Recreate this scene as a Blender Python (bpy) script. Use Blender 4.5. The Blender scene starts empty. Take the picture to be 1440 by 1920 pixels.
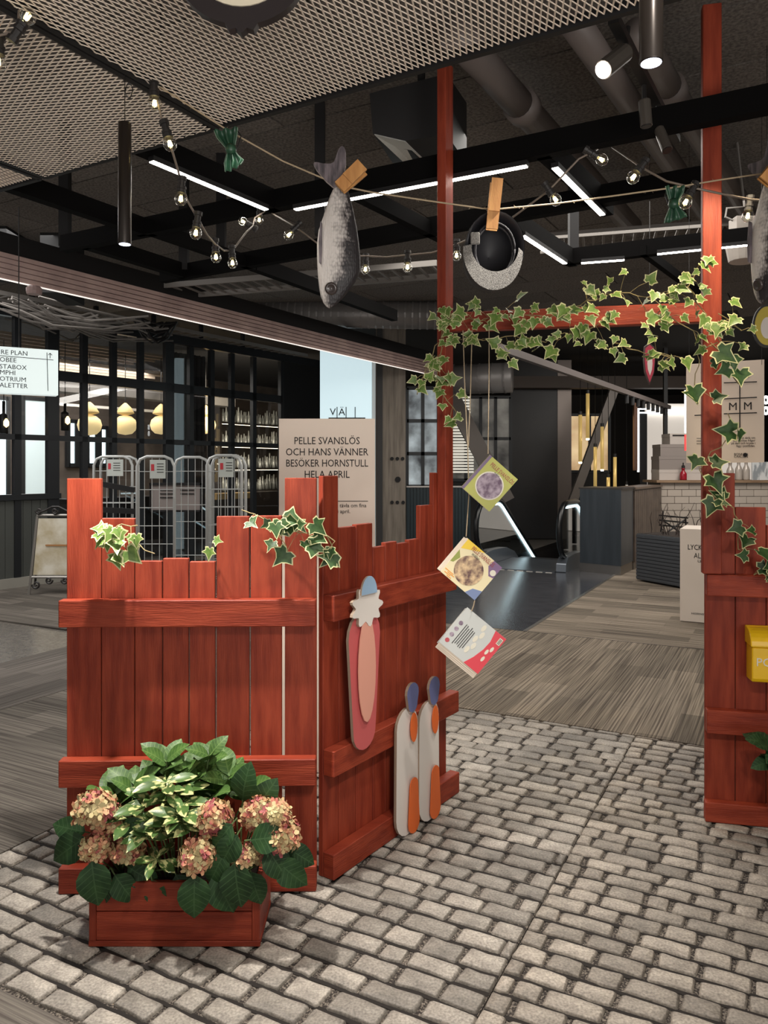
import bpy, math, random
from mathutils import Vector, Matrix
SC = bpy.context.scene
COL = SC.collection
PI = math.pi
# ---------------------------------------------------------------- camera
H, F = 1.5, 1440.0
cam = bpy.data.cameras.new('camera'); cam.sensor_fit = 'VERTICAL'; cam.sensor_height = 36
cam.lens = 27.0; cam.shift_y = -85/1920; cam.clip_start = .05; cam.clip_end = 100
co = bpy.data.objects.new('camera', cam); COL.objects.link(co)
co.location = (0, 0, H); co.rotation_euler = (PI/2, 0, 0); SC.camera = co
# ---------------------------------------------------------------- world, lights, exposure
w = bpy.data.worlds.new('world'); SC.world = w; w.use_nodes = True
w.node_tree.nodes['Background'].inputs[0].default_value = (1, .97, .93, 1)
w.node_tree.nodes['Background'].inputs[1].default_value = .36
SC.view_settings.view_transform = 'Standard'; SC.view_settings.look = 'None'
SC.view_settings.exposure = 0.0; SC.view_settings.gamma = 1; SC.view_settings.use_curve_mapping = False
def spot(loc, to, e, deg, blend=.5, col=(1, .95, .88), r=.03):
    l = bpy.data.lights.new('spot', 'SPOT'); l.energy = e; l.spot_size = math.radians(deg); l.spot_blend = blend
    l.color = col; l.shadow_soft_size = r
    o = bpy.data.objects.new('spot', l); COL.objects.link(o); o.location = loc
    o.rotation_euler = (Vector(to)-Vector(loc)).to_track_quat('-Z', 'Y').to_euler(); return o
def area(loc, to, e, sx, sy, col=(1, .95, .88)):
    l = bpy.data.lights.new('area', 'AREA'); l.energy = e; l.shape = 'RECTANGLE'; l.size = sx; l.size_y = sy; l.color = col
    o = bpy.data.objects.new('area', l); COL.objects.link(o); o.location = loc
    o.rotation_euler = (Vector(to)-Vector(loc)).to_track_quat('-Z', 'Y').to_euler(); return o
# shop spotlights hung below the ceiling, with added fill lamps among them
spot((-.84, 2.45, 2.2), (-.80, 2.55, 0), 195, 110, .55)             # tube pendant over the flower crate
spot((.47, 1.36, 2.19), (.5, 1.5, 0), 75, 120, .8)                  # tube pendant near the camera
spot((1.27, 2.74, 2.84), (1.26, 3.17, 2.30), 62, 74, .6, (1, .84, .58), .02)  # track spot on the archway post
spot((.72, 2.52, 2.72), (-.25, 2.95, .5), 80, 66, .8)                 # track spot on the fence wing
spot((.5, .6, 2.7), (.9, 3.6, 0), 75, 80, .9)                       # added fill spot above the viewer, towards the cobbles
spot((-1.2, .3, 2.7), (-1.0, 2.2, 0), 12, 80, .9)  # added weak frontal fill towards the flower crate
area((1.0, -2.0, .9), (.2, 2.2, 2.75), 34, 4, 1.2, (1, .95, .9)).data.spread = math.radians(75)  # added uplight low behind the viewer to brighten the ceiling mesh
spot((-.45, 2.25, 2.68), (-.28, 3.75, 1.2), 26, 44, .7)             # added spot to brighten the text sign
#    # unseen area lamps for the general hall light
area((1.2, 5.4, 3.3), (1.2, 5.4, 0), 80, 2.5, 2.5)
area((2.2, 9.0, 3.3), (2.2, 9.0, 0), 100, 3, 3)
area((-4.6, 6.4, 3.67), (-4.6, 6.4, 0), 190, 3, 4, (1, .97, .94))
area((5.2, 10.6, 3.3), (5.2, 11.5, 0), 90, 2, 2)
# ---------------------------------------------------------------- helpers
Z = Vector((0, 0, 1))
def P(px, py, d): return Vector(((px-720)/F*d, d, H-(py-875)/F*d))      # photo point at depth d
def HP(px, py, z=0.0): return P(px, py, (H-z)*F/(py-875))               # photo point on the level z
TH = math.radians(27.7); AX = Vector((math.sin(TH), math.cos(TH), 0)); BX = Vector((math.cos(TH), -math.sin(TH), 0))
def G(u, v, z=0.0): return BX*u+AX*v+Vector((0, 0, z))                   # floor grid of the building
ORG = {}
class MB:
    def __init__(s): s.v = []; s.f = []; s.m = []
    def add(s, vs, fs, mi=0):
        b = len(s.v); s.v += [Vector(x) for x in vs]; s.f += [tuple(i+b for i in f) for f in fs]; s.m += [mi]*len(fs); return s
    def obox(s, c, ux, uy, uz, mi=0):
        c = Vector(c); vs = [c+ux*i+uy*j+uz*k for k in (-1, 1) for j in (-1, 1) for i in (-1, 1)]
        return s.add(vs, [(0, 2, 3, 1), (4, 5, 7, 6), (0, 1, 5, 4), (2, 6, 7, 3), (0, 4, 6, 2), (1, 3, 7, 5)], mi)
    def box(s, a, b, mi=0):
        a = Vector(a); b = Vector(b); h = (b-a)/2
        return s.obox((a+b)/2, Vector((abs(h.x), 0, 0)), Vector((0, abs(h.y), 0)), Vector((0, 0, abs(h.z))), mi)
    def beam(s, p, q, wd, ht, mi=0, up=Z):
        p = Vector(p); q = Vector(q); d = (q-p); n = d.normalized(); side = n.cross(up)
        if side.length < 1e-4: side = n.cross(Vector((0, 1, 0)))
        side.normalize(); u = side.cross(n)
        return s.obox((p+q)/2, d/2, side*wd/2, u*ht/2, mi)
    def tube(s, pts, r, n=6, mi=0):
        pts = [Vector(p) for p in pts]; N = len(pts); vs = []; pr = None
        for i, p in enumerate(pts):
            t = (pts[min(i+1, N-1)]-pts[max(i-1, 0)]).normalized()
            if pr is None: pr = t.cross(Z if abs(t.z) < .9 else Vector((1, 0, 0))).normalized()
            else: pr = (pr-t*pr.dot(t)).normalized()
            q = t.cross(pr); rr = r[i] if isinstance(r, (list, tuple)) else r
            vs += [p+(pr*math.cos(2*PI*k/n)+q*math.sin(2*PI*k/n))*rr for k in range(n)]
        fs = [(i*n+k, i*n+(k+1) % n, (i+1)*n+(k+1) % n, (i+1)*n+k) for i in range(N-1) for k in range(n)]
        fs += [tuple(range(n-1, -1, -1)), tuple((N-1)*n+k for k in range(n))]
        return s.add(vs, fs, mi)
    def lathe(s, prof, n=12, o=(0, 0, 0), ax=Z, mi=0):
        ax = Vector(ax).normalized(); e = ax.cross(Vector((0, 1, 0)) if abs(ax.y) < .9 else Vector((1, 0, 0))).normalized(); g = ax.cross(e); o = Vector(o)
        vs = [o+ax*z+(e*math.cos(2*PI*k/n)+g*math.sin(2*PI*k/n))*max(r, 1e-5) for r, z in prof for k in range(n)]
        N = len(prof); fs = [(i*n+k, i*n+(k+1) % n, (i+1)*n+(k+1) % n, (i+1)*n+k) for i in range(N-1) for k in range(n)]
        fs += [tuple(range(n-1, -1, -1)), tuple((N-1)*n+k for k in range(n))]
        return s.add(vs, fs, mi)
    def prism(s, out, o, ex, ey, th, mi=0, mside=None):      # outline in the plane (ex, ey) through o, front towards ex x ey, th thick behind
        o = Vector(o); nrm = ex.cross(ey).normalized(); n = len(out)
        A = [o+ex*x+ey*y for x, y in out]; B = [p-nrm*th for p in A]
        ar = sum(out[i][0]*out[(i+1) % n][1]-out[(i+1) % n][0]*out[i][1] for i in range(n))
        if ar < 0: A.reverse(); B.reverse()
        s.add(A+B, [tuple(range(n)), tuple(range(2*n-1, n-1, -1))], mi)
        s.add(A+B, [(i, n+i, n+(i+1) % n, (i+1) % n) for i in range(n)], mi if mside is None else mside)
        return s
    def build(s, name, mats, parent=None, smooth=False, bev=0, kind=None):
        o0 = ORG.get(parent.name, Vector()) if parent else Vector()
        me = bpy.data.meshes.new(name); me.from_pydata([tuple(v-o0) for v in s.v], [], s.f)
        if not isinstance(mats, (list, tuple)): mats = [mats]
        for m in mats: me.materials.append(m)
        me.polygons.foreach_set('material_index', s.m)
        if smooth: me.polygons.foreach_set('use_smooth', [True]*len(s.f))
        me.update(); o = bpy.data.objects.new(name, me); COL.objects.link(o)
        if parent: o.parent = parent; ORG[o.name] = o0
        else: ORG[o.name] = Vector()
        if bev:
            b = o.modifiers.new('bevel', 'BEVEL'); b.width = bev; b.segments = 1; b.limit_method = 'ANGLE'
        if kind: o['kind'] = kind
        return o
def root(name, label, cat, loc=(0, 0, 0), group=None):
    o = bpy.data.objects.new(name, None); COL.objects.link(o); o.location = loc; o.empty_display_size = .05
    o['label'] = label; o['category'] = cat; ORG[o.name] = Vector(loc)
    if group: o['group'] = group
    return o
def tag(o, label, cat, group=None):
    o['label'] = label; o['category'] = cat
    if group: o['group'] = group
    return o
def dup(r, delta, label=None, rot=None, sc=None):
    c = r.copy(); COL.objects.link(c); c.location = Vector(r.location)+Vector(delta)
    if rot: c.rotation_euler = rot
    if sc: c.scale = (sc,)*3
    if label: c['label'] = label
    for ch in list(r.children):
        k = ch.copy(); COL.objects.link(k); k.parent = c
        for g in list(ch.children):
            q = g.copy(); COL.objects.link(q); q.parent = k
    return c
def centred(mb, name, mats, label, cat, group=None, **k):     # one-mesh thing with its origin at the middle of its base
    lo = Vector([min(v[i] for v in mb.v) for i in range(3)]); hi = Vector([max(v[i] for v in mb.v) for i in range(3)])
    c = Vector(((lo.x+hi.x)/2, (lo.y+hi.y)/2, lo.z)); mb.v = [v-c for v in mb.v]
    o = mb.build(name, mats, **k); o.location = c; return tag(o, label, cat, group)
# ---------------------------------------------------------------- materials
def S(r, g, b):
    return tuple((c/255/12.92 if c/255 <= .04045 else ((c/255+.055)/1.055)**2.4) for c in (r, g, b))+(1,)
def mat(name, c, rough=.6, metal=0, c2=None, nscale=8, stretch=(1, 1, 1), rand=0, bump=0, bscale=60, bstretch=None, emit=0, spec=.5, lo=.35, hi=.65, rotz=0, detail=4, island=False):
    m = bpy.data.materials.new(name); m.use_nodes = True; nt = m.node_tree; N = nt.nodes; L = nt.links; b = N['Principled BSDF']
    b.inputs['Roughness'].default_value = rough; b.inputs['Metallic'].default_value = metal; b.inputs['Specular IOR Level'].default_value = spec
    b.inputs['Base Color'].default_value = c; last = None
    tc = N.new('ShaderNodeTexCoord')
    def noise(sc, st):
        mp = N.new('ShaderNodeMapping'); mp.inputs['Scale'].default_value = st; mp.inputs['Rotation'].default_value = (0, 0, 0)
        src = tc.outputs['Object']
        if rotz:
            mr = N.new('ShaderNodeMapping'); mr.inputs['Rotation'].default_value = (0, 0, rotz); L.new(src, mr.inputs[0]); src = mr.outputs[0]
        L.new(src, mp.inputs[0])
        n = N.new('ShaderNodeTexNoise'); n.inputs['Scale'].default_value = sc; n.inputs['Detail'].default_value = detail; L.new(mp.outputs[0], n.inputs[0]); return n.outputs[0]
    if c2:
        r = N.new('ShaderNodeMapRange'); r.inputs[1].default_value = lo; r.inputs[2].default_value = hi; L.new(noise(nscale, stretch), r.inputs[0])
        mx = N.new('ShaderNodeMix'); mx.data_type = 'RGBA'; mx.inputs[6].default_value = c; mx.inputs[7].default_value = c2; L.new(r.outputs[0], mx.inputs[0]); last = mx.outputs[2]
    if rand:
        if island: src = N.new('ShaderNodeNewGeometry').outputs['Random Per Island']
        else: src = N.new('ShaderNodeObjectInfo').outputs['Random']
        r = N.new('ShaderNodeMapRange'); r.inputs[3].default_value = 1-rand; r.inputs[4].default_value = 1+rand; L.new(src, r.inputs[0])
        h = N.new('ShaderNodeHueSaturation'); L.new(r.outputs[0], h.inputs['Value'])
        if last: L.new(last, h.inputs['Color'])
        else: h.inputs['Color'].default_value = c
        last = h.outputs[0]
    if last: L.new(last, b.inputs['Base Color'])
    if bump:
        bp = N.new('ShaderNodeBump'); bp.inputs['Strength'].default_value = bump; bp.inputs['Distance'].default_value = .01
        L.new(noise(bscale, bstretch or stretch), bp.inputs['Height']); L.new(bp.outputs[0], b.inputs['Normal'])
    if emit:
        b.inputs['Emission Strength'].default_value = emit
        if last: L.new(last, b.inputs['Emission Color'])
        else: b.inputs['Emission Color'].default_value = c
    return m
def glassmat(name, tint=(1, 1, 1, 1), refl=.08, rough=.0):
    m = bpy.data.materials.new(name); m.use_nodes = True; N = m.node_tree.nodes; L = m.node_tree.links; N.remove(N['Principled BSDF'])
    t = N.new('ShaderNodeBsdfTransparent'); t.inputs[0].default_value = tint; g = N.new('ShaderNodeBsdfGlossy'); g.inputs['Roughness'].default_value = rough
    lw = N.new('ShaderNodeLayerWeight'); lw.inputs[0].default_value = .25; r = N.new('ShaderNodeMapRange'); r.inputs[3].default_value = refl; r.inputs[4].default_value = min(1, refl+.6)
    L.new(lw.outputs['Facing'], r.inputs[0]); x = N.new('ShaderNodeMixShader'); L.new(r.outputs[0], x.inputs[0]); L.new(t.outputs[0], x.inputs[1]); L.new(g.outputs[0], x.inputs[2])
    L.new(x.outputs[0], N['Material Output'].inputs[0]); return m
REDV = mat('red_paint_upright', S(149, 62, 40), .55, c2=S(121, 44, 28), nscale=5, stretch=(6, 6, .8), rand=.10, bump=.22, bscale=30, bstretch=(8, 8, .6), spec=.25)
REDH = mat('red_paint_level', S(151, 63, 41), .5, c2=S(123, 45, 29), nscale=5, stretch=(.8, 2, 7), rand=.08, bump=.28, bscale=30, bstretch=(.6, .6, 9), spec=.25)
RED = mat('red_paint', S(149, 61, 40), .5, c2=S(123, 45, 29), nscale=6, rand=.06, bump=.2)
BLACK = mat('black_metal', S(26, 24, 24), .45)
BLACKM = mat('matt_black', S(17, 15, 16), .7)
STEEL = mat('brushed_steel', S(165, 160, 155), .35, 1)
ZINC = mat('zinc_wire', S(205, 207, 205), .4, .25)
DARKG = mat('dark_grey_metal', S(48, 47, 47), .5)
WHITE = mat('white', S(225, 220, 212), .6)
INK = mat('ink', S(30, 26, 26), .8)
EMW = mat('led_white', S(255, 247, 235), emit=22)
# ---------------------------------------------------------------- text
def text(name, s, size, o, ex, ey, m, parent, align='CENTER', sx=1.0, ext=.0004, off=0):
    off = 0
    cu = bpy.data.curves.new(name, 'FONT'); cu.body = s; cu.size = size; cu.align_x = align; cu.align_y = 'CENTER'; cu.extrude = ext; cu.offset = off
    cu.resolution_u = 2; cu.materials.append(m); ob = bpy.data.objects.new(name, cu); COL.objects.link(ob)
    ex = ex.normalized(); ey = (ey-ex*ey.dot(ex)).normalized(); n = ex.cross(ey)
    M4 = Matrix((ex*sx, ey, n)).transposed().to_4x4(); M4.translation = Vector(o)-(ORG.get(parent.name, Vector()) if parent else Vector())
    if parent: ob.parent = parent
    ob.matrix_local = M4; return ob
XA = Vector((1, 0, 0))
# ---------------------------------------------------------------- floor
def carpet(name, ca, cb, rot, pl=.75, pw=.19):
    m = bpy.data.materials.new(name); m.use_nodes = True; nt = m.node_tree; N = nt.nodes; L = nt.links; b = N['Principled BSDF']
    b.inputs['Roughness'].default_value = .9; b.inputs['Specular IOR Level'].default_value = .2
    tc = N.new('ShaderNodeTexCoord'); mr = N.new('ShaderNodeMapping'); mr.inputs['Rotation'].default_value = (0, 0, rot); L.new(tc.outputs['Object'], mr.inputs[0])
    br = N.new('ShaderNodeTexBrick'); br.inputs['Color1'].default_value = (.68, .68, .68, 1); br.inputs['Color2'].default_value = (1.22, 1.22, 1.22, 1); br.inputs['Mortar'].default_value = (.8, .8, .8, 1)
    br.inputs['Scale'].default_value = 1; br.inputs['Brick Width'].default_value = pl; br.inputs['Row Height'].default_value = pw; br.inputs['Mortar Size'].default_value = .002; br.offset = .37
    L.new(mr.outputs[0], br.inputs[0])
    def nz(sc, dt):
        mp = N.new('ShaderNodeMapping'); mp.inputs['Scale'].default_value = sc; L.new(mr.outputs[0], mp.inputs[0])
        n = N.new('ShaderNodeTexNoise'); n.inputs['Scale'].default_value = 1; n.inputs['Detail'].default_value = dt; L.new(mp.outputs[0], n.inputs[0]); return n.outputs[0]
    r = N.new('ShaderNodeMapRange'); r.inputs[1].default_value = .38; r.inputs[2].default_value = .62; L.new(nz((1.1, 95, 1), 4), r.inputs[0])
    mx = N.new('ShaderNodeMix'); mx.data_type = 'RGBA'; mx.inputs[6].default_value = ca; mx.inputs[7].default_value = cb; L.new(r.outputs[0], mx.inputs[0])
    m2 = N.new('ShaderNodeMix'); m2.data_type = 'RGBA'; m2.blend_type = 'MULTIPLY'; m2.inputs[0].default_value = 1; L.new(mx.outputs[2], m2.inputs[6]); L.new(br.outputs['Color'], m2.inputs[7])
    L.new(m2.outputs[2], b.inputs['Base Color'])
    bp = N.new('ShaderNodeBump'); bp.inputs['Strength'].default_value = .3; bp.inputs['Distance'].default_value = .005; L.new(nz((60, 300, 1), 2), bp.inputs['Height']); L.new(bp.outputs[0], b.inputs['Normal'])
    return m
def slab(name, u0, v0, u1, v1, top, th, m):
    mb = MB(); c = G((u0+u1)/2, (v0+v1)/2, top-th/2)
    mb.obox(c, BX*(u1-u0)/2, AX*(v1-v0)/2, Z*th/2); return mb.build(name, m, kind='structure')
CONC = mat('polished_concrete', S(122, 116, 108), .22, c2=S(98, 93, 88), nscale=30, detail=6, bump=.02)
mb = MB()
for u0, v0, u1, v1 in ((-14, -4, 12, 11.9), (-14, 11.9, -4.12, 17), (-2.8, 11.9, 12, 17), (-14, 17, 12, 32)):
    mb.obox(G((u0+u1)/2, (v0+v1)/2, -.06), BX*(u1-u0)/2, AX*(v1-v0)/2, Z*.045)
floor = mb.build('floor', CONC, kind='structure')
CP1 = carpet('carpet_near_arch', S(140, 128, 113), S(84, 75, 66), TH-PI/2)
CP2 = carpet('carpet_by_counter', S(148, 136, 121), S(78, 68, 59), TH)
CP3 = carpet('carpet_grey', S(124, 117, 108), S(80, 74, 69), TH)
slab('floor', -4.29, -1, -2.705, 6.79, 0, .012, CP3)
slab('floor', -5.32, -1, -4.30, 12, 0, .012, carpet('carpet_strip', S(126, 119, 112), S(88, 82, 77), TH-PI/2))
slab('floor', -9, 4.91, -5.9, 9.5, .0, .012, CP3)
slab('floor', -2.705, 4.455, 6, 6.79, 0, .012, CP1)
slab('floor', -2.10, 6.80, 6, 13, 0, .012, CP2)
slab('floor', -2.705, -1, 6, 1.44, 0, .012, CP3)
slab('floor', -4.28, 6.80, -2.135, 11.9, 0, .012, mat('dark_polished_plate', S(84, 85, 90), .17, .3, c2=S(62, 63, 68), nscale=3, stretch=(1, 8, 1), rotz=TH, bump=.03, bscale=8))
slab('trim_1', -2.135, 6.80, -2.10, 11.9, .004, .016, STEEL)
slab('trim_2', -2.705, 6.79, 6, 6.80, .001, .012, BLACKM)
# ---------------------------------------------------------------- printed cobble sheets, each stone its own piece
BED = mat('joint_grit', S(40, 33, 29), .9, c2=S(128, 118, 107), nscale=170, lo=.46, hi=.64, detail=3)
ROWJ = mat('row_joint_dark', S(30, 24, 20), .9)
def stone_mat(name, ca, cb):
    m = mat(name, ca, .62, c2=cb, nscale=1.2, rand=.30, detail=8, lo=.3, hi=.72)
    N = m.node_tree.nodes; L = m.node_tree.links
    h = [n for n in N if n.type == 'HUE_SAT'][0]; oi = [n for n in N if n.type == 'OBJECT_INFO'][0]; mrg = oi.outputs['Random'].links[0].to_node
    gi = N.new('ShaderNodeNewGeometry'); ad = N.new('ShaderNodeMath'); ad.operation = 'ADD'; fr = N.new('ShaderNodeMath'); fr.operation = 'FRACT'
    L.new(oi.outputs['Random'], ad.inputs[0]); L.new(gi.outputs['Random Per Island'], ad.inputs[1]); L.new(ad.outputs[0], fr.inputs[0]); L.new(fr.outputs[0], mrg.inputs[0])
    tc = [n for n in N if n.type == 'TEX_COORD'][0]
    n = N.new('ShaderNodeTexNoise'); n.inputs['Scale'].default_value = 130; n.inputs['Detail'].default_value = 5; L.new(gi.outputs['Position'], n.inputs[0])
    r = N.new('ShaderNodeMapRange'); r.inputs[1].default_value = .3; r.inputs[2].default_value = .7; r.inputs[3].default_value = .62; r.inputs[4].default_value = 1.30; L.new(n.outputs[0], r.inputs[0])
    n2 = N.new('ShaderNodeTexNoise'); n2.inputs['Scale'].default_value = 14; n2.inputs['Detail'].default_value = 3; L.new(gi.outputs['Position'], n2.inputs[0])
    r2 = N.new('ShaderNodeMapRange'); r2.inputs[1].default_value = .3; r2.inputs[2].default_value = .7; r2.inputs[3].default_value = .80; r2.inputs[4].default_value = 1.16; L.new(n2.outputs[0], r2.inputs[0])
    mu = N.new('ShaderNodeMath'); mu.operation = 'MULTIPLY'; L.new(r.outputs[0], mu.inputs[0]); L.new(r2.outputs[0], mu.inputs[1])
    mx = N.new('ShaderNodeMix'); mx.data_type = 'RGBA'; mx.blend_type = 'MULTIPLY'; mx.inputs[0].default_value = 1; L.new(h.outputs[0], mx.inputs[6]); L.new(mu.outputs[0], mx.inputs[7])
    L.new(mx.outputs[2], N['Principled BSDF'].inputs['Base Color'])
    bp = N.new('ShaderNodeBump'); bp.inputs['Strength'].default_value = .5; bp.inputs['Distance'].default_value = .003; L.new(n.outputs[0], bp.inputs['Height']); L.new(bp.outputs[0], N['Principled BSDF'].inputs['Normal']); return m
def stone_mesh(rnd, m, rough):
    n = 10; out = []
    base = [(-.5, -.43), (-.45, -.5), (0, -.5), (.45, -.5), (.5, -.43), (.5, .43), (.45, .5), (0, .5), (-.45, .5), (-.5, .43)]
    jit = {}
    for x, y in base:      # the two points of one corner move together
        j = jit.setdefault((x > 0.1)-(x < -.1)+10*((y > 0)-(y < 0)), (rnd.uniform(-rough*.6, rough*.6), rnd.uniform(-rough, rough))); out.append((x+j[0], y+j[1]))
    vs = [(x*1.02, y*1.03, -.012) for x, y in out]+[(x, y, -.004) for x, y in out]+[(x*.90, y*.86, rnd.uniform(-.0004, .0008)) for x, y in out]+[(0, 0, .0012)]
    fs = [(k, (k+1) % n, n+(k+1) % n, n+k) for k in range(n)]+[(n+k, n+(k+1) % n, 2*n+(k+1) % n, 2*n+k) for k in range(n)]+[(2*n+k, 2*n+(k+1) % n, 3*n) for k in range(n)]
    me = bpy.data.meshes.new('cobblestone'); me.from_pydata(vs, [], fs); me.materials.append(m)
    me.polygons.foreach_set('use_smooth', [True]*len(fs)); me.update(); return me, vs, fs
def cobbles(u0, u1, row, ln, seed, m, label, jt):
    rnd = random.Random(seed)
    bed = slab('cobble_sheet', u0, 1.444, u1, 4.45, -.008, .008, BED)
    # two loose sheets laid on the floor: things
    del bed['kind']; tag(bed, label, 'floor sheet', 'cobblestone sheets on the floor')
    var = [stone_mesh(rnd, m, .06) for _ in range(10)]; stones = []; rows = []
    v = 1.444+.006; k = 0
    while v < 4.44:
        rw = min(row*rnd.uniform(.92, 1.08), 4.45-v); u = u0+.001
        first = True
        while u < u1-.02:
            l = ln*rnd.choice((.62, .85, .95, 1, 1.05, 1.15, 1.3))
            if first: l *= rnd.uniform(.35, 1); first = False
            l = min(l, u1-.001-u)
            if u1-(u+l) < .03: l = u1-.001-u
            if l > .025:
                ja = 0 if u < u0+.01 else jt*rnd.uniform(.3, .7); jb = 0 if u+l > u1-.01 else jt*rnd.uniform(.3, .7)
                c = G(u+(l+ja-jb)/2, v+rw/2+rnd.uniform(-.003, .003), 0); stones.append((c, max(l-ja-jb, .02), rw-.0135, rnd.randrange(10), rnd.uniform(-.02, .02)))
            u += l
        rows.append(v); v += rw; k += 1
    def vis(c):
        if c.y < .5: return False
        px = 720+c.x/c.y*F; py = 875+H/c.y*F; return -15 < px < 1455 and py < 1935
    seen = sorted([s for s in stones if vis(s[0])], key=lambda s: s[0].y); near = seen[:300]; ids = set(id(s) for s in near)
    for c, l, wd, q, a in near:
        o = bpy.data.objects.new('cobblestone', var[q][0]); COL.objects.link(o); o.parent = bed; o.location = c; o.rotation_euler = (0, 0, -TH+a); o.scale = (l, wd, 1)
    jl = MB(); rj = random.Random(seed)
    for vv in rows[1:]:      # the dark joint between two rows, a little wavy
        n = 40; pts = [G(u0+.002+(u1-u0-.004)*i/n, vv+rj.uniform(-.002, .002), -.006) for i in range(n+1)]
        jl.add([p+AX*s*rj.uniform(.006, .010) for p in pts for s in (-1, 1)], [(2*i, 2*i+2, 2*i+3, 2*i+1) for i in range(n)])
    jl.build('row_joints', ROWJ, bed, kind='stuff')
    mb = MB()
    for s in stones:
        if id(s) in ids: continue
        c, l, wd, q, a = s
        if c.y < 1.2: continue
        ux = Vector((math.cos(-TH+a), math.sin(-TH+a), 0)); uy = Vector((-ux.y, ux.x, 0))
        mb.add([c+ux*x*l+uy*y*wd+Z*z for x, y, z in var[q][1]], var[q][2])
    mb.build('cobblestones', m, bed, smooth=True, kind='stuff')
SA = stone_mat('cobble_print_grey', S(168, 160, 149), S(130, 122, 113)); SB = stone_mat('cobble_print_warm', S(170, 160, 147), S(130, 121, 111))
cobbles(-2.70, -.752, .090, .145, 3, SA, 'printed floor sheet of broad grey cobblestones under the flower crate', .016)
cobbles(-.748, 2.05, .080, .134, 5, SB, 'printed floor sheet of narrow warm-grey cobblestones leading under the archway', .015)
# ---------------------------------------------------------------- ceiling
CEIL = mat('ceiling_black', S(40, 37, 36), .9)
mb = MB(); mb.box((-16, -3, 3.74), (16, 27, 3.8)); ceil = mb.build('ceiling', CEIL, kind='structure')
WOOL = mat('wood_wool_panel', S(128, 121, 114), .95, c2=S(88, 82, 77), nscale=55, detail=6, rand=.12, bump=.6, bscale=120)
TC = math.radians(29.5); CA = Vector((math.sin(TC), math.cos(TC), 0)); CB = Vector((math.cos(TC), -math.sin(TC), 0))
pm = MB(); pm.obox((0, 0, 0), Vector((.992, 0, 0)), Vector((0, .292, 0)), Z*.02); pan = pm.build('ceiling_panel', WOOL, ceil)
npan = 0
for i in range(-5, 6):
    for j in range(2, 26):
        c = CB*(2.0*i+(.9 if j % 2 else 0))+CA*(.6*j-1.1)
        if c.y < 1.2 or c.y > 11 or abs(c.x) > .62*c.y+1: continue
        if npan == 0: o = pan
        else: o = pan.copy(); COL.objects.link(o)
        npan += 1; o.location = c+Z*3.715; o.rotation_euler = (0, 0, -TC)
# ---------------------------------------------------------------- far shell
DW = mat('dark_wall', S(46, 42, 40), .7); BROWN = mat('dark_brown_panel', S(27, 20, 19), .4, c2=S(20, 15, 15), nscale=3)
def shell(name, a, b, m): return MB().box(a, b).build(name, m, kind='structure')
shell('wall_back', (-16, 24, -3), (16, 24.2, 3.8), DW); shell('wall_left', (-14.2, 2, 0), (-14, 24, 3.8), DW); shell('wall_right', (14, 4, 0), (14.2, 24, 3.8), DW)
# escalator pit walls
mb = MB()
for u in (-4.14, -2.78): mb.obox(G(u, 14.4, -1.5), BX*.02, AX*2.5, Z*1.48)
mb.obox(G(-3.46, 16.95, -1.5), BX*.66, AX*.02, Z*1.48); mb.obox(G(-3.46, 14.4, -3), BX*.7, AX*2.5, Z*.02)
mb.build('wall_pit', BROWN, kind='structure')
# ---------------------------------------------------------------- black steel glass partition of the restaurant
W0 = Vector((-4.7, 9.4, 0)); WD = Vector((.562, .827, 0)).normalized(); WN = Vector((WD.y, -WD.x, 0))
def wt(px, off=0):
    k = (px-720)/F; o = W0-WN*off; return (k*o.y-o.x)/(WD.x-k*WD.y)
def WP(px, z, off=0): o = W0-WN*off; q = o+WD*wt(px, off); return Vector((q.x, q.y, z))
def wpz(px, py, off=0): q = WP(px, 0, off); return H-(py-875)/F*q.y
FRAME = mat('black_window_steel', S(30, 32, 35), .4); WAIN = mat('grey_green_boarding', S(78, 80, 76), .6, rand=.06)
GL = glassmat('window_glass', (.96, .97, .97, 1), .02)
ups = [-130, -40, 31, 98, 157, 212, 263, 316, 357, 396, 434, 475, 527]
win = MB().beam(WP(-200, 3.42), WP(640, 3.44), .08, .13).build('window_1', FRAME, kind='structure')
for z, h in ((2.69, .13), (1.87, .07)):
    MB().beam(WP(-200, z), WP(527, z), .07, h).build('transom', FRAME, win)
MB().beam(WP(-200, 1.12), WP(110, 1.12), .12, .07).build('sill', FRAME, win)
for i, px in enumerate(ups):
    wd = .16 if px in (98, 316) else .085
    MB().beam(WP(px, .02), WP(px, 3.36), wd, .07, up=WN).build('mullion', FRAME, win)
for i in range(len(ups)-1):
    a, b = ups[i], ups[i+1]
    for z0, z1 in (((1.16, 1.83), (1.91, 2.62), (2.76, 3.35)) if b <= 100 else ((.1, 1.83), (1.91, 2.62), (2.76, 3.35))):
        pa, pb = WP(a, (z0+z1)/2), WP(b, (z0+z1)/2)
        d = (pb-pa); MB().obox((pa+pb)/2, d/2*(1-.05/d.length), WN*.004, Z*(z1-z0)/2).build('window_pane', GL, win)
for px in (60, 180, 288, 377, 455):      # stays from the wall head up to the ceiling
    p = WP(px, 3.45); MB().beam(p, p+Z*.28, .05, .05, up=WN).build('stay', FRAME, win)
base = MB().beam(WP(-200, .06), WP(110, .06), .10, .12).build('baseboard_left', mat('stone_plinth', S(160, 156, 146), .6), kind='structure')
wl = MB().beam(WP(-200, .6, .06), WP(110, .6, .06), .04, .96).build('wall_wainscot', WAIN, kind='structure')
t0, t1 = wt(-120), wt(110); n = int((t1-t0)/.115); pl = None
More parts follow.
